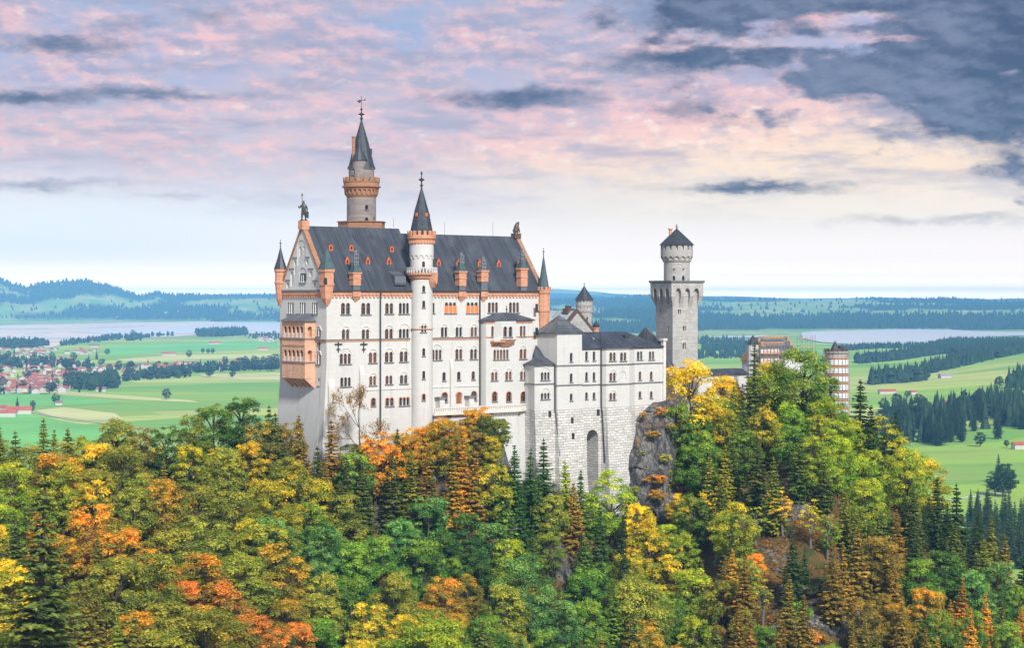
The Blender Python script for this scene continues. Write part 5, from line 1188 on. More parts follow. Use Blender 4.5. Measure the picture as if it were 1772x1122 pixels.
def unit(n): v = rng.normal(size=(n, 3)); return v/np.linalg.norm(v, axis=1, keepdims=True)
def broadleaf_meshes(H, Rc, nclump, nleaf, ls, low=.22, shape=1.0, open_=0.0):
    """crown of leaf sprays hung on limbs; trunk and limbs as one wooden mesh"""
    zc = H*(low+1)/2; hz = H*(1-low)/2
    C, rad = [], []
    for k in range(nclump):
        for _ in range(30):
            d = unit(1)[0]; rr = rng.uniform(.45, 1)**.6
            p = np.array([d[0]*Rc*rr, d[1]*Rc*rr, zc+d[2]*hz*rr])
            q = (p[2]-zc)/hz                                # egg: widest a little below the middle
            if math.hypot(p[0], p[1]) > Rc*(1.0-.28*shape*max(0, q))*math.sqrt(max(0, 1-q*q*.92)): continue
            if all(np.linalg.norm((p-c)*(1, 1, 1.5)) > .55*r_ for c, r_ in zip(C, rad)): break
        C.append(p); rad.append(Rc*rng.uniform(.15, .27))
    C, rad = np.array(C), np.array(rad)
    cen, nor, tin = [], [], []
    for c, r_ in zip(C, rad):
        n = int(nleaf*(r_/(Rc*.21))**2*rng.uniform(.7, 1.1)); d = unit(n); d[:, 2] = np.abs(d[:, 2])*np.where(rng.uniform(size=n) < .84, 1, -.5)
        out = c-np.array([0, 0, zc-hz*.25]); out /= np.linalg.norm(out)+1e-6
        d = d+out*.35; d /= np.linalg.norm(d, axis=1, keepdims=True)
        lob = 1+.35*np.sin(d[:, 0]*7+c[0]*3)*np.sin(d[:, 1]*6+c[1])      # lobed sprays, not balls
        p = c+d*(r_*lob*rng.uniform(.62, 1.08, n))[:, None]*np.array([1.10, 1.10, .74])
        cen.append(p); nor.append(d*.8+np.array([0, 0, .75])+rng.normal(size=(n, 3))*.30)
        tin.append(np.clip(rng.uniform(.1, .8)+.25*(c[2]-zc)/hz+rng.normal(size=n)*.11, 0, 1))
    cen, nor, tin = np.concatenate(cen), np.concatenate(nor), np.concatenate(tin)
    keep = rng.uniform(size=len(cen)) > open_
    cen, nor, tin = cen[keep], nor[keep], tin[keep]
    crown = leaf_mesh('crown', cen, nor, ls*rng.uniform(.6, 1.3, len(cen)), tin, rng.uniform(size=len(cen)))
    tb = MB(); tr = H*.018+.06; top = H*.72
    tb.tube([(0, 0, -2.5), (rng.normal()*.1, rng.normal()*.1, H*.25), (rng.normal()*.3, rng.normal()*.3, H*.5), (rng.normal()*.4, rng.normal()*.4, top)], [tr*1.35, tr, tr*.7, tr*.25], 7)
    for c in C[rng.permutation(len(C))[:18]]:
        z0 = max(H*.16, min(c[2]-H*.18, H*.6)); m_ = np.array([c[0]*.45, c[1]*.45, (z0+c[2])/2+.3])
        tb.tube([(0, 0, z0), m_, c], [tr*.5, tr*.32, tr*.1], 5)
    return crown, tb
def conifer_meshes(H, Rc, whorls, per, nspray, size, low=.08, droop=.35, tidy=.8, thin=0.0):
    cen, nor, tin, sz = [], [], [], []; tb = MB()
    tr = H*.014+.05; tb.tube([(0, 0, -2.5), (0, 0, H*.5), (0, 0, H*.97)], [tr*1.3, tr*.75, tr*.12], 7)
    for k in range(whorls):
        t = low+(1-low)*(k+rng.uniform(-.45, .45))/whorls; z = H*t
        L0 = Rc*max(.05, (1-t))**.78*rng.uniform(.72, 1.15)
        if t < low+.12: L0 *= .55+.45*(t-low)/.12
        nb = max(4, int(per*(.55+.45*(1-t)))); a0 = rng.uniform(0, 6.28)
        for j in range(nb):
            if rng.uniform() < thin: continue
            a = a0+6.283*j/nb+rng.normal()*.22; L = L0*rng.uniform(tidy*.6, 1.18); dr = droop*rng.uniform(.6, 1.3)*(1.1-.9*t)
            n = max(4, int(nspray*L/Rc+3)); u = rng.uniform(.12, 1, n)**.75; bt = rng.uniform(.0, .9)
            side = rng.uniform(-1, 1, n)*.30*L*(1-u*.75)
            ca, sa = math.cos(a), math.sin(a)
            p = np.stack([ca*u*L-sa*side, sa*u*L+ca*side, z-dr*L*u**1.5+.16*L*u**4-np.abs(side)*.35+rng.normal(size=n)*.06], 1)
            cen.append(p); nor.append(np.stack([ca*.35+rng.normal(size=n)*.35, sa*.35+rng.normal(size=n)*.35, np.full(n, .9)], 1))
            tin.append(np.clip(bt*.55+.5*u*rng.uniform(.4, 1, n), 0, 1)); sz.append(size*(.6+.55*(1-t))*rng.uniform(.65, 1.25, n)*(1.1-.35*u))
            if L > .8: tb.tube([(0, 0, z), (ca*L*.5, sa*L*.5, z-dr*L*.36), (ca*L*.95, sa*L*.95, z-dr*L*.8)], [tr*.28, tr*.18, .012], 4)
    # leader
    n = 14; zt_ = rng.uniform(H*.93, H*1.01, n); cen.append(np.stack([rng.normal(size=n)*.06, rng.normal(size=n)*.06, zt_], 1)); nor.append(unit(n)); tin.append(rng.uniform(.2, .8, n)); sz.append(np.full(n, size*.45))
    cen, nor, tin, sz = map(np.concatenate, (cen, nor, tin, sz))
    return leaf_mesh('crown', cen, nor, sz, tin, rng.uniform(size=len(cen)), long=1.7), tb
VAR = {}
def variant(key, fn, mats='bark'):
    cr, tb = fn(); me = bpy.data.meshes.new('trunk'); me.from_pydata([tuple(p) for p in tb.v], [], tb.f); me.materials.append(M[mats]); VAR[key] = (cr, me)
for k in range(5): variant(('b', k), lambda k=k: broadleaf_meshes(16, [5.6, 5.0, 6.2, 4.6, 5.3][k], [88, 80, 96, 72, 84][k], 185, .29, [.16, .2, .14, .22, .12][k], [1, 1.2, .7, 1.3, .9][k]))
for k in range(2): variant(('B', k), lambda k=k: broadleaf_meshes(18, 6.8, 140, 200, .28, .1, .9))          # for the big nearest crowns
for k in range(2): variant(('t', k), lambda k=k: broadleaf_meshes(12, 2.7, 40, 60, .30, .3, 1.2, .3), 'paleb')   # thin young trees
for k in range(4): variant(('c', k), lambda k=k: conifer_meshes(20, [4.1, 3.6, 4.6, 3.8][k], [40, 38, 42, 36][k], 14, 28, .62, .06, [.35, .28, .45, .3][k], .8, .04))
variant(('C', 0), lambda: conifer_meshes(26, 5.0, 40, 13, 30, .62, .05, .32, .8, .05)); variant(('C', 1), lambda: conifer_meshes(26, 4.3, 38, 12, 28, .6, .05, .42, .75, .05))
for k in range(3): variant(('s', k), lambda k=k: broadleaf_meshes(4.5, 2.9, 36, 80, .27, .02, .6))
COLR = {  # base colour, turning colour
 'g': ((.085, .200, .030), (.30, .43, .050)), 'G': ((.045, .120, .030), (.13, .24, .038)), 't': ((.065, .180, .050), (.27, .44, .11)),
 'l': ((.19, .31, .030), (.56, .58, .04)), 'y': ((.28, .31, .030), (.80, .60, .035)), 'Y': ((.50, .40, .02), (.92, .66, .02)), 'o': ((.24, .225, .035), (.76, .42, .035)),
 'O': ((.36, .25, .035), (.86, .42, .035)), 'r': ((.34, .22, .045), (.74, .31, .05)), 'v': ((.16, .205, .030), (.43, .43, .055)), 'b': ((.15, .155, .035), (.42, .30, .045)),
 'd': ((.036, .082, .028), (.10, .14, .036)), 'k': ((.20, .155, .032), (.52, .32, .045)), 's': ((.22, .30, .20), (.42, .48, .36)), 'n': ((.080, .125, .030), (.23, .26, .042)),
 'V': ((.022, .060, .036), (.050, .100, .042))}
CNAME = {'g': 'green', 'G': 'deep green', 't': 'cool green', 'l': 'lime green', 'y': 'golden', 'Y': 'bright yellow', 'o': 'orange tinged', 'O': 'orange', 'r': 'flame red', 'v': 'olive', 'b': 'brown-green',
         'd': 'dark green', 'k': 'copper brown', 's': 'silvery green', 'n': 'mossy', 'V': 'blue-green'}
KNAME = {'b': 'broadleaf tree', 'B': 'broadleaf tree', 't': 'thin young tree', 'c': 'spruce', 'C': 'spruce', 's': 'shrub'}
ONAME = {'b': 'broadleaf_tree', 'B': 'broadleaf_tree', 't': 'young_tree', 'c': 'spruce_tree', 'C': 'spruce_tree', 's': 'shrub'}
CATN = {'b': 'tree', 'B': 'tree', 't': 'tree', 'c': 'tree', 'C': 'tree', 's': 'shrub'}
VH = {'b': 16, 'B': 18, 't': 12, 'c': 20, 'C': 26, 's': 4.5}
ZONES = [(50, 745, 'on the skyline before the left fields'), (240, 735, 'at the wood edge before the wide fields'), (400, 715, 'on the ridge beside the gable end'), (90, 900, 'around the giant spruce'), (330, 860, 'on the golden slope below the ridge'),
 (200, 1060, 'in the lower left corner wood'), (400, 1040, 'around the flame red trees'), (520, 770, 'under the palace gable end'), (660, 780, 'on the bluff under the palace front'), (810, 760, 'under the balustraded terrace'), (570, 910, 'in the hollow below the bluff'),
 (760, 920, 'below the terrace bluff'), (740, 1070, 'at the bottom edge of the middle wood'), (930, 800, 'at the foot of the rough masonry'), (960, 1000, 'beside the pale rock gully'), (1060, 870, 'in front of the tall masonry arch'), (1100, 1030, 'in the ravine below the arch'),
 (1180, 770, 'beside the grey cliff'), (1200, 960, 'on the slope below the grey cliff'), (1190, 640, 'at the foot of the square tower'), (1310, 690, 'before the scaffolded gatehouse'), (1450, 730, 'under the round scaffolded tower'), (1330, 870, 'on the pale crag'), (1400, 1020, 'on the red-brown crag slope'),
 (1550, 800, 'on the ridge above the bright meadow'), (1690, 900, 'where the right ridge falls away'), (1560, 980, 'on the right flank of the crag'), (1670, 1040, 'in the lower right corner wood')]
FOREST = []                                        # (x, y, zbase, H, kind, colour, px, py_top)
def castle_clear(x, y, rad=0.0):
    dx, dy = x-CF.X, y-CF.Y; u, v = dx*CF.c+dy*CF.s, -dx*CF.s+dy*CF.c
    if -3.5-rad < u < 63+rad and -5.0-rad < v < 24+rad: return False
    if 50-rad < u < 103+rad and -9.5-rad < v < 40: return False
    if 100 < u < 125 and -3-rad < v < 14+rad: return False
    x2, y2 = GF.X, GF.Y; dx, dy = x-x2, y-y2; u, v = dx*GF.c+dy*GF.s, -dx*GF.s+dy*GF.c
    return not (-8 < u < 36 and -8.5-rad < v < 18)
def solve_Y(px, pyt, H, y0=185, y1=556):
    Ys = np.arange(y0, y1, 2.0); X = (px-CX)/FP*Ys; zt = ground_z(X, Ys)+H; py = HY-FP*zt/Ys; d = py-pyt
    s = np.where((d[:-1] > 0) & (d[1:] <= 0))[0]
    return [float(Ys[i]) for i in s], float(Ys[np.argmin(np.abs(d))])
def plant(px, pyt, kind, col, H=None, Y=None):
    H0 = H or {'b': 14.5, 'B': 18, 't': 10, 'c': 17, 'C': 26, 's': 4.0}[kind]
    if Y is None:
        for H_ in (H0, H0*1.15, H0*.85, H0*1.3, H0*.7, H0*1.5):
            sol, best = solve_Y(px, pyt, H_)
            sol = [q for q in sol if castle_clear((px-CX)/FP*q, q, .5)]
            if sol: Y, H0 = sol[0], H_; break
        else:
            Y = best
            while not castle_clear((px-CX)/FP*Y, Y, .5) and Y > 200: Y -= 3
    x = (px-CX)/FP*Y; zb = gz(x, Y); H = max(2.0, min(H0*1.7, (HY-pyt)/FP*Y-zb))
    FOREST.append((x, Y, zb, H, kind, col, px, pyt)); return Y
HERO = """1222 692 b l;1248 702 b y;1275 722 c v;1320 702 b y;1345 668 b y;1290 742 b g;1215 745 b g;1415 712 b l;1378 705 b g;1500 742 b l;1262 745 c n;1310 752 c n;1222 642 b Y;1262 655 b y;1284 650 b l;1322 640 b l;1412 662 b g;1365 690 b l;1398 668 b n;1180 625 b Y 14;765 722 b o 9;790 728 b O 8;815 706 b O 8;838 716 b n 9;858 724 b v 8;775 745 b O 8;800 752 b o 8;828 745 b b 9;850 752 b y 8;695 748 b o 9;722 742 b O 9;742 738 b O 9;640 770 b O 9;608 765 b n 9;30 745 c v;75 722 c v;120 740 c v;150 748 b v;200 718 b v;240 735 b b;290 735 b G;335 715 b v;370 700 b g;420 688 b G;465 700 c n;450 728 b b;
100 780 b o;215 770 b v;170 762 b y;330 762 b y;390 772 b v;430 756 b y;20 800 b l;58 806 C n 34 214;110 800 b l;160 830 b y;230 838 b v;280 825 b o;340 840 b v;400 850 b v;470 830 b y;510 800 b y;
160 872 b O;300 905 b v;370 900 b v;430 890 b y;10 960 b y;150 1000 c b;230 1060 c b;312 1002 b r 11;385 1004 b r 14;440 1058 b r 12;350 1040 b o;350 1050 B v;40 1085 b v;505 1075 b r 11;290 1030 b v;215 905 b o;420 960 b v;260 960 b v;340 960 b o;200 960 b v;470 900 b v;
522 716 c k;575 724 c k;500 728 b b;478 712 c n;550 770 c n;600 790 c n;650 745 b O;618 775 b g;690 740 c G;720 742 s O;770 722 b o;826 703 s O 6;800 745 c O;852 722 s n 6;848 800 b y;700 742 s r;755 735 s O;
560 800 c k;630 800 c n;680 780 c n;715 775 c v;745 790 c G;662 765 b O;782 790 c o;820 780 c k;590 830 c n;735 770 c k;
545 830 b y;500 792 b v;590 850 b v;560 905 b t;612 935 b g;470 885 b t;530 870 b g;740 860 b t;690 890 b t;805 885 b G;650 922 b g;730 935 b g;850 900 b t;882 930 b l;905 960 B t;680 990 b v;770 1000 b o;745 1060 B l;640 1040 b y;560 985 b v;487 940 b o;870 1010 b v;965 1040 b t;840 1060 b g;610 1000 b g;700 1060 b y;
890 768 c G;915 775 c G;940 758 c G;868 790 c g;982 795 c l;992 832 c k;1004 812 c g;900 840 c G;930 820 c G;955 850 b v;
1060 815 b l 17;1105 865 b Y;1040 870 c G;1018 930 c g;1122 900 b y;1085 930 c d;1098 995 B v;1180 915 b l;1155 960 b y;1205 985 b l;1125 1085 b o;1015 1030 b g;1060 1000 c g;1160 1030 b g;1040 960 c d;1010 985 b g;
1195 600 b Y 15;1172 690 b g;1205 715 b G;1170 748 c l 9;1205 765 b g;1152 800 t y;1255 770 c y;1228 780 c v;1250 825 c n;1225 845 t Y;1200 850 b g;1270 870 b y;
1302 588 C n 27;1335 626 B y 16;1365 640 B l 17;1388 600 B g 20;1357 622 c n 20;1245 645 B y 16;1435 685 B l;1487 655 c d;1270 665 c v;1470 720 b l;1512 700 c d;1530 722 b l;1552 712 c d;1290 690 c n;1240 690 b g;1330 690 c v;
1400 752 b l;1452 758 b l;1492 790 b l;1340 790 c v;1382 745 c n;1530 740 c d;1568 772 B l;1600 792 b y;1622 825 c d;1656 836 c d;1582 840 c n;1690 882 c d;1712 890 c v;1742 922 c b;1640 870 c d;1765 950 c d;
1355 848 t Y;1308 870 t l;1402 862 t Y;1432 882 t l;1482 870 c v;1500 832 b l;1392 945 c d 8;1272 950 c O;1292 962 c k;1362 990 c b;1442 935 c k;1482 905 c k;1522 880 c n;1532 935 c k;1420 1000 s d;1492 1030 b b;1405 1090 s r;1548 960 c k;1320 1000 t v;1380 1040 s g;
1600 1010 b o;1592 962 b g;1632 950 b G;1682 980 b t;1722 972 b t;1760 1010 b g;1682 1050 c O;1622 1052 b g;1742 1070 b g;1562 1040 c k;1652 900 c n;1702 932 c v;1580 900 c d;1250 1000 b v;1240 1060 c n;1300 1060 c k;1200 1060 b l;1350 1060 c k"""
for row in HERO.replace('\n', '').split(';'):
    q = row.split()
    if len(q) >= 4: plant(float(q[0]), float(q[1]), q[2], q[3], float(q[4]) if len(q) > 4 else None, float(q[5]) if len(q) > 5 else None)
NH = len(FOREST)
# fill the gaps: smaller companions that take their neighbours' colours
HP = np.array([(t[6], t[7]+55) for t in FOREST])
def fill(n, reg):
    made = tries = 0
    while made < n and tries < n*60:
        tries += 1
        px = rng.uniform(reg[0], reg[1]); Y = rng.uniform(reg[2], reg[3]); x = (px-CX)/FP*Y
        if not castle_clear(x, Y, 1.5): continue
        if 925 < px < 1015 and 362 < Y < 402: continue
        if 1255 < px < 1500 and 365 < Y < 445 and rng.uniform() < .62: continue
        if px < 150 and Y < 226: continue
        zb = gz(x, Y)
        near = min((math.hypot(t[0]-x, t[1]-Y), i) for i, t in enumerate(FOREST))
        if near[0] < reg[4]: continue
        ref = FOREST[near[1]]
        H = rng.uniform(8, 13); pyt = HY-FP*(zb+H)/Y
        if pyt > 1135 or pyt < 640: continue
        if any(abs(px-cx) < rx and pyt < lim and Y < yy for cx, rx, lim, yy in ((1060, 60, 880, 446), (985, 30, 850, 446), (565, 90, 770, 400), (720, 160, 735, 425), (870, 60, 760, 430), (1130, 40, 860, 460), (1340, 85, 835, 440), (240, 240, 742, 420), (1640, 130, 860, 480))): continue
        d = (HP[:, 0]-px)**2+((HP[:, 1]-pyt-40)*1.3)**2; r_ = FOREST[int(np.argsort(d)[rng.integers(0, 3)])]
        k = r_[4].lower(); k = 'b' if k in 'st' else k
        if rng.uniform() < .22: k = 'c' if k == 'b' else 'b'
        cols = r_[5] if r_[5] not in 'rs' else 'o'
        if k == 'c' and cols in 'ltyg': cols = 'n'
        FOREST.append((x, Y, zb, H*(1.25 if k == 'c' else 1), k, cols, px, pyt)); made += 1
fill(75, (-40, 480, 190, 400, 7.5)); fill(75, (480, 900, 270, 402, 6.0)); fill(55, (900, 1260, 290, 450, 6.0)); fill(44, (1230, 1560, 350, 500, 5.0)); fill(55, (1500, 1810, 345, 470, 6.0))
# descriptions: colour, kind, place; the left-to-right order only where several answer to the same words
ORD = ['leftmost', 'second', 'third', 'fourth', 'fifth', 'sixth', 'seventh', 'eighth', 'ninth', 'tenth', 'eleventh', 'twelfth', 'thirteenth', 'fourteenth', 'fifteenth', 'sixteenth', 'seventeenth', 'eighteenth', 'nineteenth']
_TN = ['twenty', 'thirty', 'forty', 'fifty', 'sixty', 'seventy', 'eighty']; _TO = ['twentieth', 'thirtieth', 'fortieth', 'fiftieth', 'sixtieth', 'seventieth', 'eightieth']
for a_, b_ in zip(_TN, _TO): ORD += [b_]+[a_+'-'+q for q in ['first']+ORD[1:9]]
def describe(items, base):
    """items: list of (key words, place, px); returns labels"""
    out = [None]*len(items); by = {}
    for i, (d, pl, px) in enumerate(items): by.setdefault((d, pl), []).append((px, i))
    for (d, pl), l in by.items():
        l.sort()
        for n, (px, i) in enumerate(l):
            if len(l) == 1: out[i] = f'{d} {pl}'
            elif n == 0: out[i] = f'leftmost {d} {pl}'
            elif n == len(l)-1: out[i] = f'rightmost {d} {pl}'
            else: out[i] = f'{ORD[n]} {d} from the left {pl}'
            if len(out[i].split()) > 16: out[i] = out[i].replace(' tree from', ' from').replace(' the left ', ' left ', 1)
    return out
items = []
for (x, y, zb, H, k, c, px, pyt) in FOREST:
    mid = HY-FP*(zb+H*.6)/y; zn = min(ZONES, key=lambda q: (q[0]-px)**2+(q[1]-mid)**2)[2]
    ref = {'b': 14, 'B': 17, 't': 10, 'c': 17, 'C': 26, 's': 4}[k]; sz = 'tall ' if H > ref*1.12 else 'small ' if H < ref*.74 else ''
    items.append((sz+CNAME[c]+' '+KNAME[k], zn, px))
LBL = describe(items, '')
def put_tree(x, y, zb, H, k, c, label, group, width=1.0, name=None):
    keys = [q for q in VAR if q[0] == k]; cr, tm = VAR[keys[rng.integers(len(keys))]]
    s = H/VH[k]; root = bpy.data.objects.new(name or ONAME[k], None); COL.objects.link(root); root.location = (x, y, zb-.3); root.empty_display_size = .3
    w = s*width*rng.uniform(.92, 1.1); root.scale = (w, w, s); root.rotation_euler = (rng.normal()*.02, rng.normal()*.02, rng.uniform(0, 6.28))
    tag(root, label, CATN[k], group)
    co = bpy.data.objects.new('crown', cr); COL.objects.link(co); co.parent = root
    to = bpy.data.objects.new('trunk', tm); COL.objects.link(to); to.parent = root
    A, B = COLR[c]; j = rng.uniform(1.05, 1.45); h = rng.normal()*.07
    co.color = (A[0]*j*(1+h), A[1]*j, A[2]*j, 1); co['tip'] = [B[0]*j*(1+h), B[1]*j, B[2]*j, 1.0]
    return root
for t, lb in zip(FOREST, LBL):
    k = t[4]; wd = 1.0
    if k in 'bB': wd = 1.08 if t[1] < 330 else .92
    if k in 'cC': wd = 1.32 if k == 'C' else 1.14
    put_tree(*t[:6], lb, 'shrubs on the castle hill' if k == 's' else 'spruces on the castle hill' if k in 'cC' else 'broadleaf trees on the castle hill', wd)
for px, py, Yc, H, c, w in ((1112, 716, 452, 1.6, 'o', 1.3), (1143, 710, 452.5, 2.0, 'O', 1.2), (1128, 748, 449, 1.5, 'o', 1.8), (1108, 782, 447, 1.5, 'v', 1.3), (1133, 826, 443, 2.0, 'O', 2.2), (1136, 853, 441, 2.4, 'O', 1.4), (1160, 735, 450, 1.8, 'o', 1.0), (1150, 790, 446, 2.0, 'y', 1.2), (1098, 845, 441, 2.0, 'v', 1.0)):
    x = (px-CX)/FP*Yc; put_tree(x, Yc-2.6, (HY-py)/FP*Yc-H*.5, H, 's', c, {'o': 'orange tinged', 'O': 'rusty orange', 'v': 'olive', 'y': 'golden'}[c]+' grass tuft on the grey cliff ledge, '+{716: 'near its top left', 710: 'near its top right', 748: 'in its upper middle', 782: 'on its left edge', 826: 'widest of all', 853: 'low in its middle', 735: 'on its right shoulder', 790: 'right of centre', 845: 'at its lower left foot'}[py], 'tufts on the cliff', w)
# the nearly bare tree standing against the white wall
def bare_tree():
    px, Y = 624, 394.0; x = (px-CX)/FP*Y; zb = gz(x, Y); H = (HY-668)/FP*Y-zb
    root = bpy.data.objects.new('bare_tree', None); COL.objects.link(root); root.location = (x, Y, zb)
    tag(root, 'almost bare tree with a few orange leaves standing against the white palace wall', 'tree')
    tb = MB(); tips = []
    def grow(p, d, L, r, n):
        q = p+d*L; m_ = (p+q)/2+Vector(rng.normal(size=3)*.05*L); tb.tube([p, m_, q], [r, r*.85, r*.62], 5)
        tips.extend([q, m_] if n < 3 else [])
        if n == 0: return
        for k in range(3 if n > 1 else 2):
            e = (d+Vector(rng.normal(size=3))*(.30 if k == 0 else .55)+Vector((0, 0, .18))).normalized(); grow(q, e, L*rng.uniform(.62, .82), r*(.72 if k == 0 else .5), n-1)
    tb.tube([(0, 0, -2), (.1, 0, H*.2), (0, 0, H*.42)], [.26, .22, .18], 6)
    grow(Vector((0, 0, H*.42)), Vector((-.08, 0, 1)).normalized(), H*.15, .17, 5)
    for z, dx in ((.40, -.8), (.36, .8)): grow(Vector((0, 0, H*z)), Vector((dx, .2, .8)).normalized(), H*.12, .12, 4)
    k = H/max(t.z for t in tips)
    o = mesh_obj('trunk', tb, 'bark', parent=root)
    T_ = np.array([tuple(t) for t in tips]); n = len(T_)*3; c = T_[rng.integers(0, len(T_), n)]+rng.normal(size=(n, 3))*.30
    me = leaf_mesh('crown', c, unit(n)+np.array([0, -.2, .5]), .24*rng.uniform(.6, 1.3, n), rng.uniform(0, 1, n), rng.uniform(0, 1, n))
    co = bpy.data.objects.new('crown', me); COL.objects.link(co); co.parent = root; co.color = (.16, .17, .04, 1); co['tip'] = [.62, .27, .04, 1.0]
    root.scale = (k*.8, k*.8, k)
bare_tree()
# low undergrowth carpeting the hill: grasses, ferns and rust-coloured tufts nobody could count
def undergrowth():
    n = 60000; px = rng.uniform(-60, 1840, n); Y = rng.uniform(240, 520, n); x = (px-CX)/FP*Y; z = ground_z(x, Y)
    nf = vnoise(x/6, Y/6, 77)+.25*vnoise(x/2, Y/2, 78); ok = (nf > .45) & np.array([castle_clear(a, b_, .3) for a, b_ in zip(x, Y)])
    x, Y, z, nf, px = x[ok], Y[ok], z[ok], nf[ok], px[ok]; m_ = len(x)
    rep = 3; c = np.repeat(np.stack([x, Y, z+.3], 1), rep, 0)+rng.normal(size=(m_*rep, 3))*np.array([.5, .5, .3])
    me = leaf_mesh('undergrowth', c, unit(m_*rep)+np.array([0, -.3, .9]), .55*rng.uniform(.5, 1.2, m_*rep), np.repeat(vnoise(x/9, Y/9, 79)*1.1, rep), rng.uniform(0, 1, m_*rep))
    o = bpy.data.objects.new('undergrowth', me); COL.objects.link(o); o.color = (.075, .095, .025, 1); o['tip'] = [.34, .15, .035, 1.0]
    tag(o, 'low rusty grass and green undergrowth covering the castle hill', 'undergrowth', kind='stuff')
undergrowth()
# ================================================================ THE VALLEY
def low_conifer(mb, x, y, z, H, R_, n=6):
    for a, b_, c in ((0, .62, 1.0), (.34, 1.0, .66)):
        ph = rng.uniform(0, 6); vs = [(x+R_*c*rng.uniform(.8, 1.15)*math.cos(ph+6.283*i/n), y+R_*c*rng.uniform(.8, 1.15)*math.sin(ph+6.283*i/n), z+H*a+rng.uniform(0, .06)*H) for i in range(n)]+[(x, y, z+H*b_)]
        mb.add(vs, [(i, (i+1) % n, n) for i in range(n)])
def low_round(mb, x, y, z, H, R_, n=6):
    k = len(mb.v); vs = [(x, y, z)]
    prof = ((.12, .7), (.38, 1.0), (.66, .86), (.88, .45))
    for h, r_ in prof:
        ph = rng.uniform(0, 6); vs += [(x+R_*r_*rng.uniform(.7, 1.2)*math.cos(ph+6.283*i/n), y+R_*r_*rng.uniform(.7, 1.2)*math.sin(ph+6.283*i/n), z+H*(h+rng.uniform(-.06, .06))) for i in range(n)]
    vs.append((x, y, z+H)); fs = []
    for j in range(3): fs += [(1+j*n+i, 1+j*n+(i+1) % n, 1+(j+1)*n+(i+1) % n, 1+(j+1)*n+i) for i in range(n)]
    fs += [(1+3*n+i, 1+3*n+(i+1) % n, 1+4*n) for i in range(n)]; mb.add(vs, fs)
def farwood_mat():
    m, g, b, o = new_mat('far_foliage'); v = g.n('ShaderNodeNewGeometry').outputs['Position']
    n = g.noise(v, .05, 6, .7); n2 = g.noise(v, .4, 3, .7)
    c = g.ramp(n, [(.3, (.016, .042, .024)), (.5, (.030, .062, .028)), (.7, (.060, .085, .030))])
    g.put(b.inputs['Base Color'], g.mix(g.step(n2, .4, .7), c, (.02, .04, .022))); b.inputs['Roughness'].default_value = .9; b.inputs['Specular IOR Level'].default_value = .15
    bump(g, b, n2, .6, .8); return m
M['farwood'] = farwood_mat()
def in_poly(px, py, P):
    c = False; j = len(P)-1
    for i in range(len(P)):
        if (P[i][1] > py) != (P[j][1] > py) and px < (P[j][0]-P[i][0])*(py-P[i][1])/(P[j][1]-P[i][1])+P[i][0]: c = not c
        j = i
    return c
def wood(name, label, polys, con=.5):
    """a wood that reads as one mass; polys: ([(px,py)..] on the valley floor, spacing in metres, tree height)"""
    mb = MB()
    for P, n, h in polys:
        xs, ys = [p[0] for p in P], [p[1] for p in P]; made = 0
        ya, yb = 1/(max(ys)-HY), 1/(min(ys)-HY)
        for _ in range(n*6):
            if made >= n: break
            px = rng.uniform(min(xs), max(xs)); py = HY+1/rng.uniform(ya, yb)
            if not in_poly(px, py, P): continue
            X, Y, _z = G3(px, py); z = gz(X, Y); H = h*rng.uniform(.65, 1.2); made += 1
            if rng.uniform() < con: low_conifer(mb, X, Y, z-1, H*1.1, H*.20)
            else: low_round(mb, X, Y, z-1, H*.85, H*.36)
    o = mesh_obj(name, mb, 'farwood', smooth=False); tag(o, label, 'wood', kind='stuff'); return o
wood('shore_wood', 'dark tree belt along the left lake shore and the wood before the lake', [
    ([(340, 579.5), (425, 576.5), (428, 580), (380, 583.5), (345, 583.5)], 330, 34), ([(-60, 598), (40, 596), (86, 598.5), (60, 603), (-60, 607)], 260, 30), ([(100, 597), (210, 583.5), (300, 580.5), (300, 582.5), (215, 587), (105, 600)], 150, 22),
    ([(215, 587), (245, 586), (245, 590), (220, 591)], 30, 26), ([(420, 580), (500, 579), (500, 586), (430, 588)], 70, 20)], .4)
wood('village_wood', 'dark leafy wood along the near edge of the left village', [
    ([(115, 667), (200, 656), (204, 672), (160, 677), (118, 674)], 150, 26), ([(205, 653), (330, 640), (330, 654), (215, 661)], 110, 20), ([(-40, 626), (90, 624), (170, 634), (150, 640), (60, 638), (-40, 640)], 90, 20), ([(330, 640), (480, 634), (480, 640), (340, 646)], 90, 22)], .25)
wood('valley_forest', 'broad dark forest on the right before the far lake', [
    ([(1590, 655), (1700, 640), (1772, 628), (1860, 615), (1860, 598), (1640, 594), (1620, 602), (1600, 616), (1700, 622), (1680, 630), (1600, 645)], 3600, 25), ([(1480, 627), (1560, 620), (1612, 610), (1625, 618), (1560, 626), (1485, 631)], 520, 25), ([(1440, 606), (1490, 600), (1620, 598), (1620, 602), (1500, 605), (1445, 610)], 420, 17),
    ([(1500, 664), (1540, 659), (1600, 659), (1606, 664), (1560, 666), (1505, 668)], 130, 30), ([(1735, 688), (1772, 672), (1850, 660), (1850, 690)], 120, 32), ([(1215, 602), (1330, 598), (1330, 606), (1215, 610)], 160, 26), ([(1000, 590), (1290, 589), (1290, 597), (1000, 596)], 200, 24), ([(1190, 616), (1300, 614), (1300, 620), (1190, 622)], 90, 24)], .72)
wood('spruce_wood', 'dense dark spruces filling the stands beside the bright right meadows', [
    ([(1530, 728), (1600, 716), (1668, 726), (1664, 764), (1600, 774), (1532, 766)], 90, 30), ([(1660, 712), (1800, 706), (1800, 746), (1670, 750)], 80, 32)], .9)
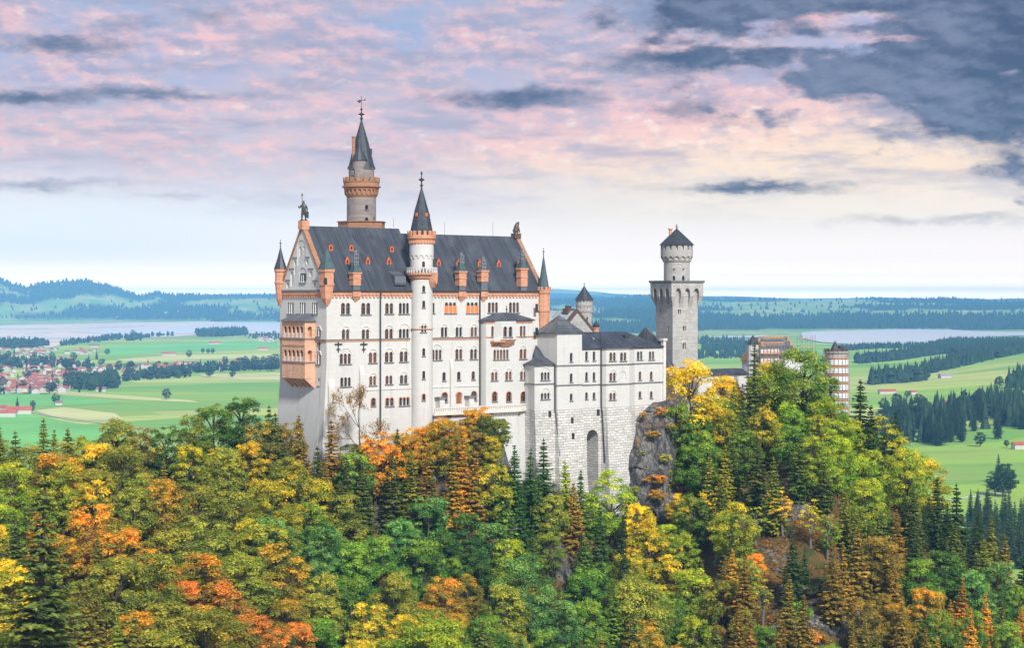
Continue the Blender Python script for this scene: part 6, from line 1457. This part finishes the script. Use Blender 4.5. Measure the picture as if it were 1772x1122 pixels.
# woods on the hills beyond the lake: one mass of tree shapes
mb = MB(); cnt = 0
pxs = rng.uniform(-60, 1840, 60000); Ys = 1/rng.uniform(1/16400, 1/8000, 60000); Xs = (pxs-CX)/FP*Ys
fm_ = forest_mask(Xs, Ys); zz = ground_z(Xs, Ys); sh_ = shore_y(pxs)
sel = np.where(((fm_ > .6) & (rng.uniform(size=60000) < .45) | (rng.uniform(size=60000) < .025)) & (Ys > sh_+30))[0]
for i in sel:
    low_conifer(mb, Xs[i], Ys[i], zz[i]-2, rng.uniform(22, 36), rng.uniform(9, 16), 5)
o = mesh_obj('hill_forest', mb, 'farwood'); tag(o, 'dark woods patched over the hills beyond the lake', 'wood', kind='stuff')

# ---- houses: walls and a gabled roof with eaves, each its own object
HOUSES = []
def house(px, py, w, d, h, roof, place, rot=None, wall='plaster', name='village_house', group='houses in the valley'):
    X, Y, _ = G3(px, py); z = gz(X, Y); e = .7; rh = w*.28
    mb = MB(); mb.box(-d/2, d/2, -w/2, w/2, -1, h, 0)
    for s in (-1, 1):
        mb.extr([(-d/2-e, s*(w/2+e), h-.35), (-d/2-e, 0, h+rh), (-d/2-e, 0, h+rh+.35), (-d/2-e, s*(w/2+e), h)], (d+2*e, 0, 0), 1)
    mb.extr([(-d/2+.02, -w/2, h), (-d/2+.02, w/2, h), (-d/2+.02, 0, h+rh)], (d-.04, 0, 0), 0)
    o = mesh_obj(name, mb, [wall, roof]); o.location = (X, Y, z); o.rotation_euler = (0, 0, rng.choice([0, 1.57])+rng.normal()*.35 if rot is None else rot)
    tag(o, None, 'house' if name == 'village_house' else 'barn', group)
    nm = {'redroof': 'red roofed', 'brownroof': 'brown roofed', 'greyroof': 'grey roofed'}[roof]
    HOUSES.append((o, nm+(' house' if name == 'village_house' else ' barn'), place, px)); return o
def scatter_houses(n, P, place, smin=11, smax=20, red=.65, gap=5):
    xs, ys = [p[0] for p in P], [p[1] for p in P]; made = []; t = 0
    while len(made) < n and t < 9000:
        t += 1; px, py = rng.uniform(min(xs), max(xs)), rng.uniform(min(ys), max(ys))
        if not in_poly(px, py, P) or any(abs(a-px) < gap and abs(b_-py) < gap*.36 for a, b_ in made): continue
        made.append((px, py)); r_ = rng.uniform(); w = rng.uniform(smin, smax)*.75
        house(px, py, w, w*rng.uniform(1.1, 1.9), rng.uniform(5, 8), 'redroof' if r_ < red else 'brownroof' if r_ < red+.2 else 'greyroof', place)
scatter_houses(50, [(-40, 670), (60, 662), (118, 668), (110, 681), (-40, 684)], 'in the front row of the left village', 11, 19, .85, 4)
scatter_houses(66, [(-40, 650), (90, 646), (195, 650), (175, 660), (60, 664), (-40, 668)], 'in the middle rows of the left village', 11, 18, .85, 4)
scatter_houses(50, [(-40, 626), (110, 620), (190, 640), (160, 648), (-40, 644)], 'in the back rows of the left village', 11, 17, .85, 4)
scatter_houses(36, [(-20, 604), (100, 603), (165, 607), (168, 612), (90, 620), (-20, 622)], 'on the lake side of the left village', 12, 18, .8, 4)
scatter_houses(36, [(190, 640), (330, 630), (345, 642), (230, 656)], 'in the village arm reaching right', 12, 20, .7, 6)
scatter_houses(20, [(320, 634), (470, 627), (475, 639), (345, 644)], 'in the hamlet beside the palace gable', 13, 24, .35, 8)
scatter_houses(10, [(430, 585), (480, 580), (480, 594), (440, 594)], 'in the hamlet near the lake shore', 12, 20, .6, 6)
scatter_houses(9, [(1536, 716), (1604, 713), (1612, 722), (1545, 728)], 'in the white hamlet below the right fields', 13, 20, .1, 9)
scatter_houses(24, [(-20, 556), (10, 541), (60, 545), (160, 549), (290, 549), (420, 551), (420, 554), (160, 557), (60, 556)], 'on the far shore below the hills', 16, 26, .5, 7)
for px, py, w, d, h, rf_, pl, rt in ((33, 717, 17, 34, 6, 'redroof', 'of the farm beside the left fields', .2), (14, 722, 13, 22, 6, 'redroof', 'of the farm beside the left fields', .1), (3, 712, 12, 18, 5, 'redroof', 'of the farm beside the left fields', 1.2), (1644, 706, 9, 18, 5, 'redroof', 'among the valley spruces on the right', .1), (1766, 781, 9, 17, 5, 'redroof', 'by the pale road at the right edge', .2)):
    house(px, py, w, d, h, rf_, pl, rt)
for px, py, w, d, rf_, pl, rt in ((1535, 683, 11, 28, 'redroof', 'with a long roof on the right pasture', .1), (1580, 685.5, 9, 11, 'redroof', 'alone in the middle of the right pasture', .3), (1635, 661, 14, 22, 'greyroof', 'on the upper right pasture', .2), (175, 678, 11, 16, 'brownroof', 'just outside the left village wood', .1), (102, 702, 8, 10, 'brownroof', 'beside the lone tree in the left field', .2), (163, 601, 16, 34, 'brownroof', 'alone on the green field behind the village', .1), (292, 615, 16, 40, 'redroof', 'on the pale strip behind the village', .1), (1610, 649, 10, 20, 'redroof', 'at the forest corner on the right', .2), (372, 596, 18, 40, 'redroof', 'on the green field near the lake', .1), (455, 606, 16, 30, 'redroof', 'on the green field beside the palace gable', .1)):
    house(px, py, w, d, 4.5, rf_, pl, rt, name='barn', group='barns in the valley')
for (o, *_), lb in zip(HOUSES, describe([(h[1], h[2], h[3]) for h in HOUSES], '')): o['label'] = lb
# ---- single trees of the valley
VT = []
def vtree(px, py, H, k, place, c='V'):
    X, Y, _ = G3(px, py); VT.append((X, Y, gz(X, Y), H, k, c, px, place))
for px, py, H, k, pl in ((97, 700, 17, 'b', 'alone in the left field'), (288, 692, 18, 'b', 'alone in the field before the palace'), (30, 708, 18, 'c', 'beside the left farm'), (57, 706, 11, 'b', 'beside the left farm'), (55, 714, 11, 'b', 'beside the left farm'), (167, 622, 24, 'c', 'behind the left village'), (351, 613, 18, 'b', 'in a field row near the palace'), (360, 613, 17, 'b', 'in a field row near the palace'), (368, 613, 18, 'b', 'in a field row near the palace'), (327, 620, 22, 'b', 'above the hamlet'), (362, 653, 19, 'b', 'before the hamlet'), (402, 654, 16, 'b', 'before the hamlet'), (430, 643, 16, 'b', 'in the row before the hamlet'), (440, 643, 16, 'b', 'in the row before the hamlet'), (451, 643, 16, 'b', 'in the row before the hamlet'), (463, 642, 16, 'b', 'in the row before the hamlet'), (415, 640, 28, 'b', 'among the hamlet roofs'), (440, 636, 28, 'b', 'among the hamlet roofs'), (475, 634, 30, 'b', 'among the hamlet roofs'), (230, 583, 30, 'b', 'on the lake meadow'),
                         (1553, 712, 26, 'b', 'by the white hamlet'), (1590, 706, 20, 'b', 'by the white hamlet'), (1570, 693, 14, 'b', 'on the right pasture'), (1618, 709, 22, 'c', 'by the white hamlet'), (1628, 715, 22, 'c', 'by the white hamlet'), (1641, 711, 12, 'b', 'by the small red barn'), (1665, 706, 26, 'c', 'by the small red barn'), (1530, 712, 18, 'b', 'by the white hamlet'), (1730, 684, 22, 'b', 'below the forest on the right'), (1696, 776, 16, 'b', 'beside the pale road'), (1742, 779, 9, 'b', 'beside the pale road')):
    vtree(px, py, H, k, pl)
for i in range(56):   # dark spruces between the hamlet and the bright meadow
    px = rng.uniform(1530, 1668); py = rng.uniform(735, 778)-abs(px-1600)*.12; vtree(px, py, rng.uniform(24, 36), 'c' if rng.uniform() < .82 else 'b', 'in the dark stand above the bright meadow')
for i in range(42):
    px = rng.uniform(1650, 1800); py = rng.uniform(712, 752)-(px-1700)*.03; vtree(px, py, rng.uniform(26, 40), 'c', 'in the tall stand at the right edge')
for px, py, H in ((1727, 764, 30), (1722, 858, 13), (1735, 862, 15), (1748, 856, 12), (1728, 838, 17), (1740, 846, 14)): vtree(px, py, H*1.3 if py < 800 else H*1.5, 'c' if px == 1727 or px == 1728 else 'b', 'in the meadow clump')
for i in range(46):
    px = rng.uniform(1672, 1800); py = rng.uniform(895, 1010)+max(0, 1700-px)*.5; vtree(px, py, rng.uniform(20, 30), 'c', 'on the valley slope right of the ridge', 'd')
for i in range(70):   # garden trees of the village
    px = rng.uniform(-20, 190); py = rng.uniform(612, 684); vtree(px, py, rng.uniform(12, 24), 'b' if rng.uniform() < .75 else 'c', 'between the village houses')
for i in range(40):
    px = rng.uniform(190, 480); py = 648-(px-190)*.045+rng.uniform(-10, 8); vtree(px, py, rng.uniform(12, 22), 'b' if rng.uniform() < .8 else 'c', 'along the village arm')
vl = describe([(('tall ' if t[3] > 29 else 'low ' if t[3] < 15 else '')+'dark '+KNAME[t[4]], t[7], t[6]) for t in VT], '')
for t, lb in zip(VT, vl):
    gd = t[4] == 'b' and 'village' in t[7]
    put_tree(*t[:6], lb.replace('broadleaf tree', 'garden tree') if gd else lb, 'spruces in the valley' if t[4] == 'c' else 'garden trees of the left village' if gd else 'broadleaf trees in the valley', 1.15 if t[4] == 'b' else 1.0, 'garden_tree' if gd else None)

# ================================================================ HAZE
def haze():
    mb = MB(); mb.box(-24000, 24000, -400, 31600, -166, 166)
    m = bpy.data.materials.new('haze'); m.use_nodes = True; g = G(m.node_tree)
    v = g.n('ShaderNodeVolumePrincipled'); o = g.n('ShaderNodeOutputMaterial'); g.nt.links.new(v.outputs[0], o.inputs['Volume'])
    v.inputs['Color'].default_value = (.20, .56, 1.0, 1); v.inputs['Density'].default_value = 5.2e-5; v.inputs['Anisotropy'].default_value = -.45
    M['haze'] = m; h = mesh_obj('haze', mb, 'haze'); tag(h, kind='stuff')
haze()
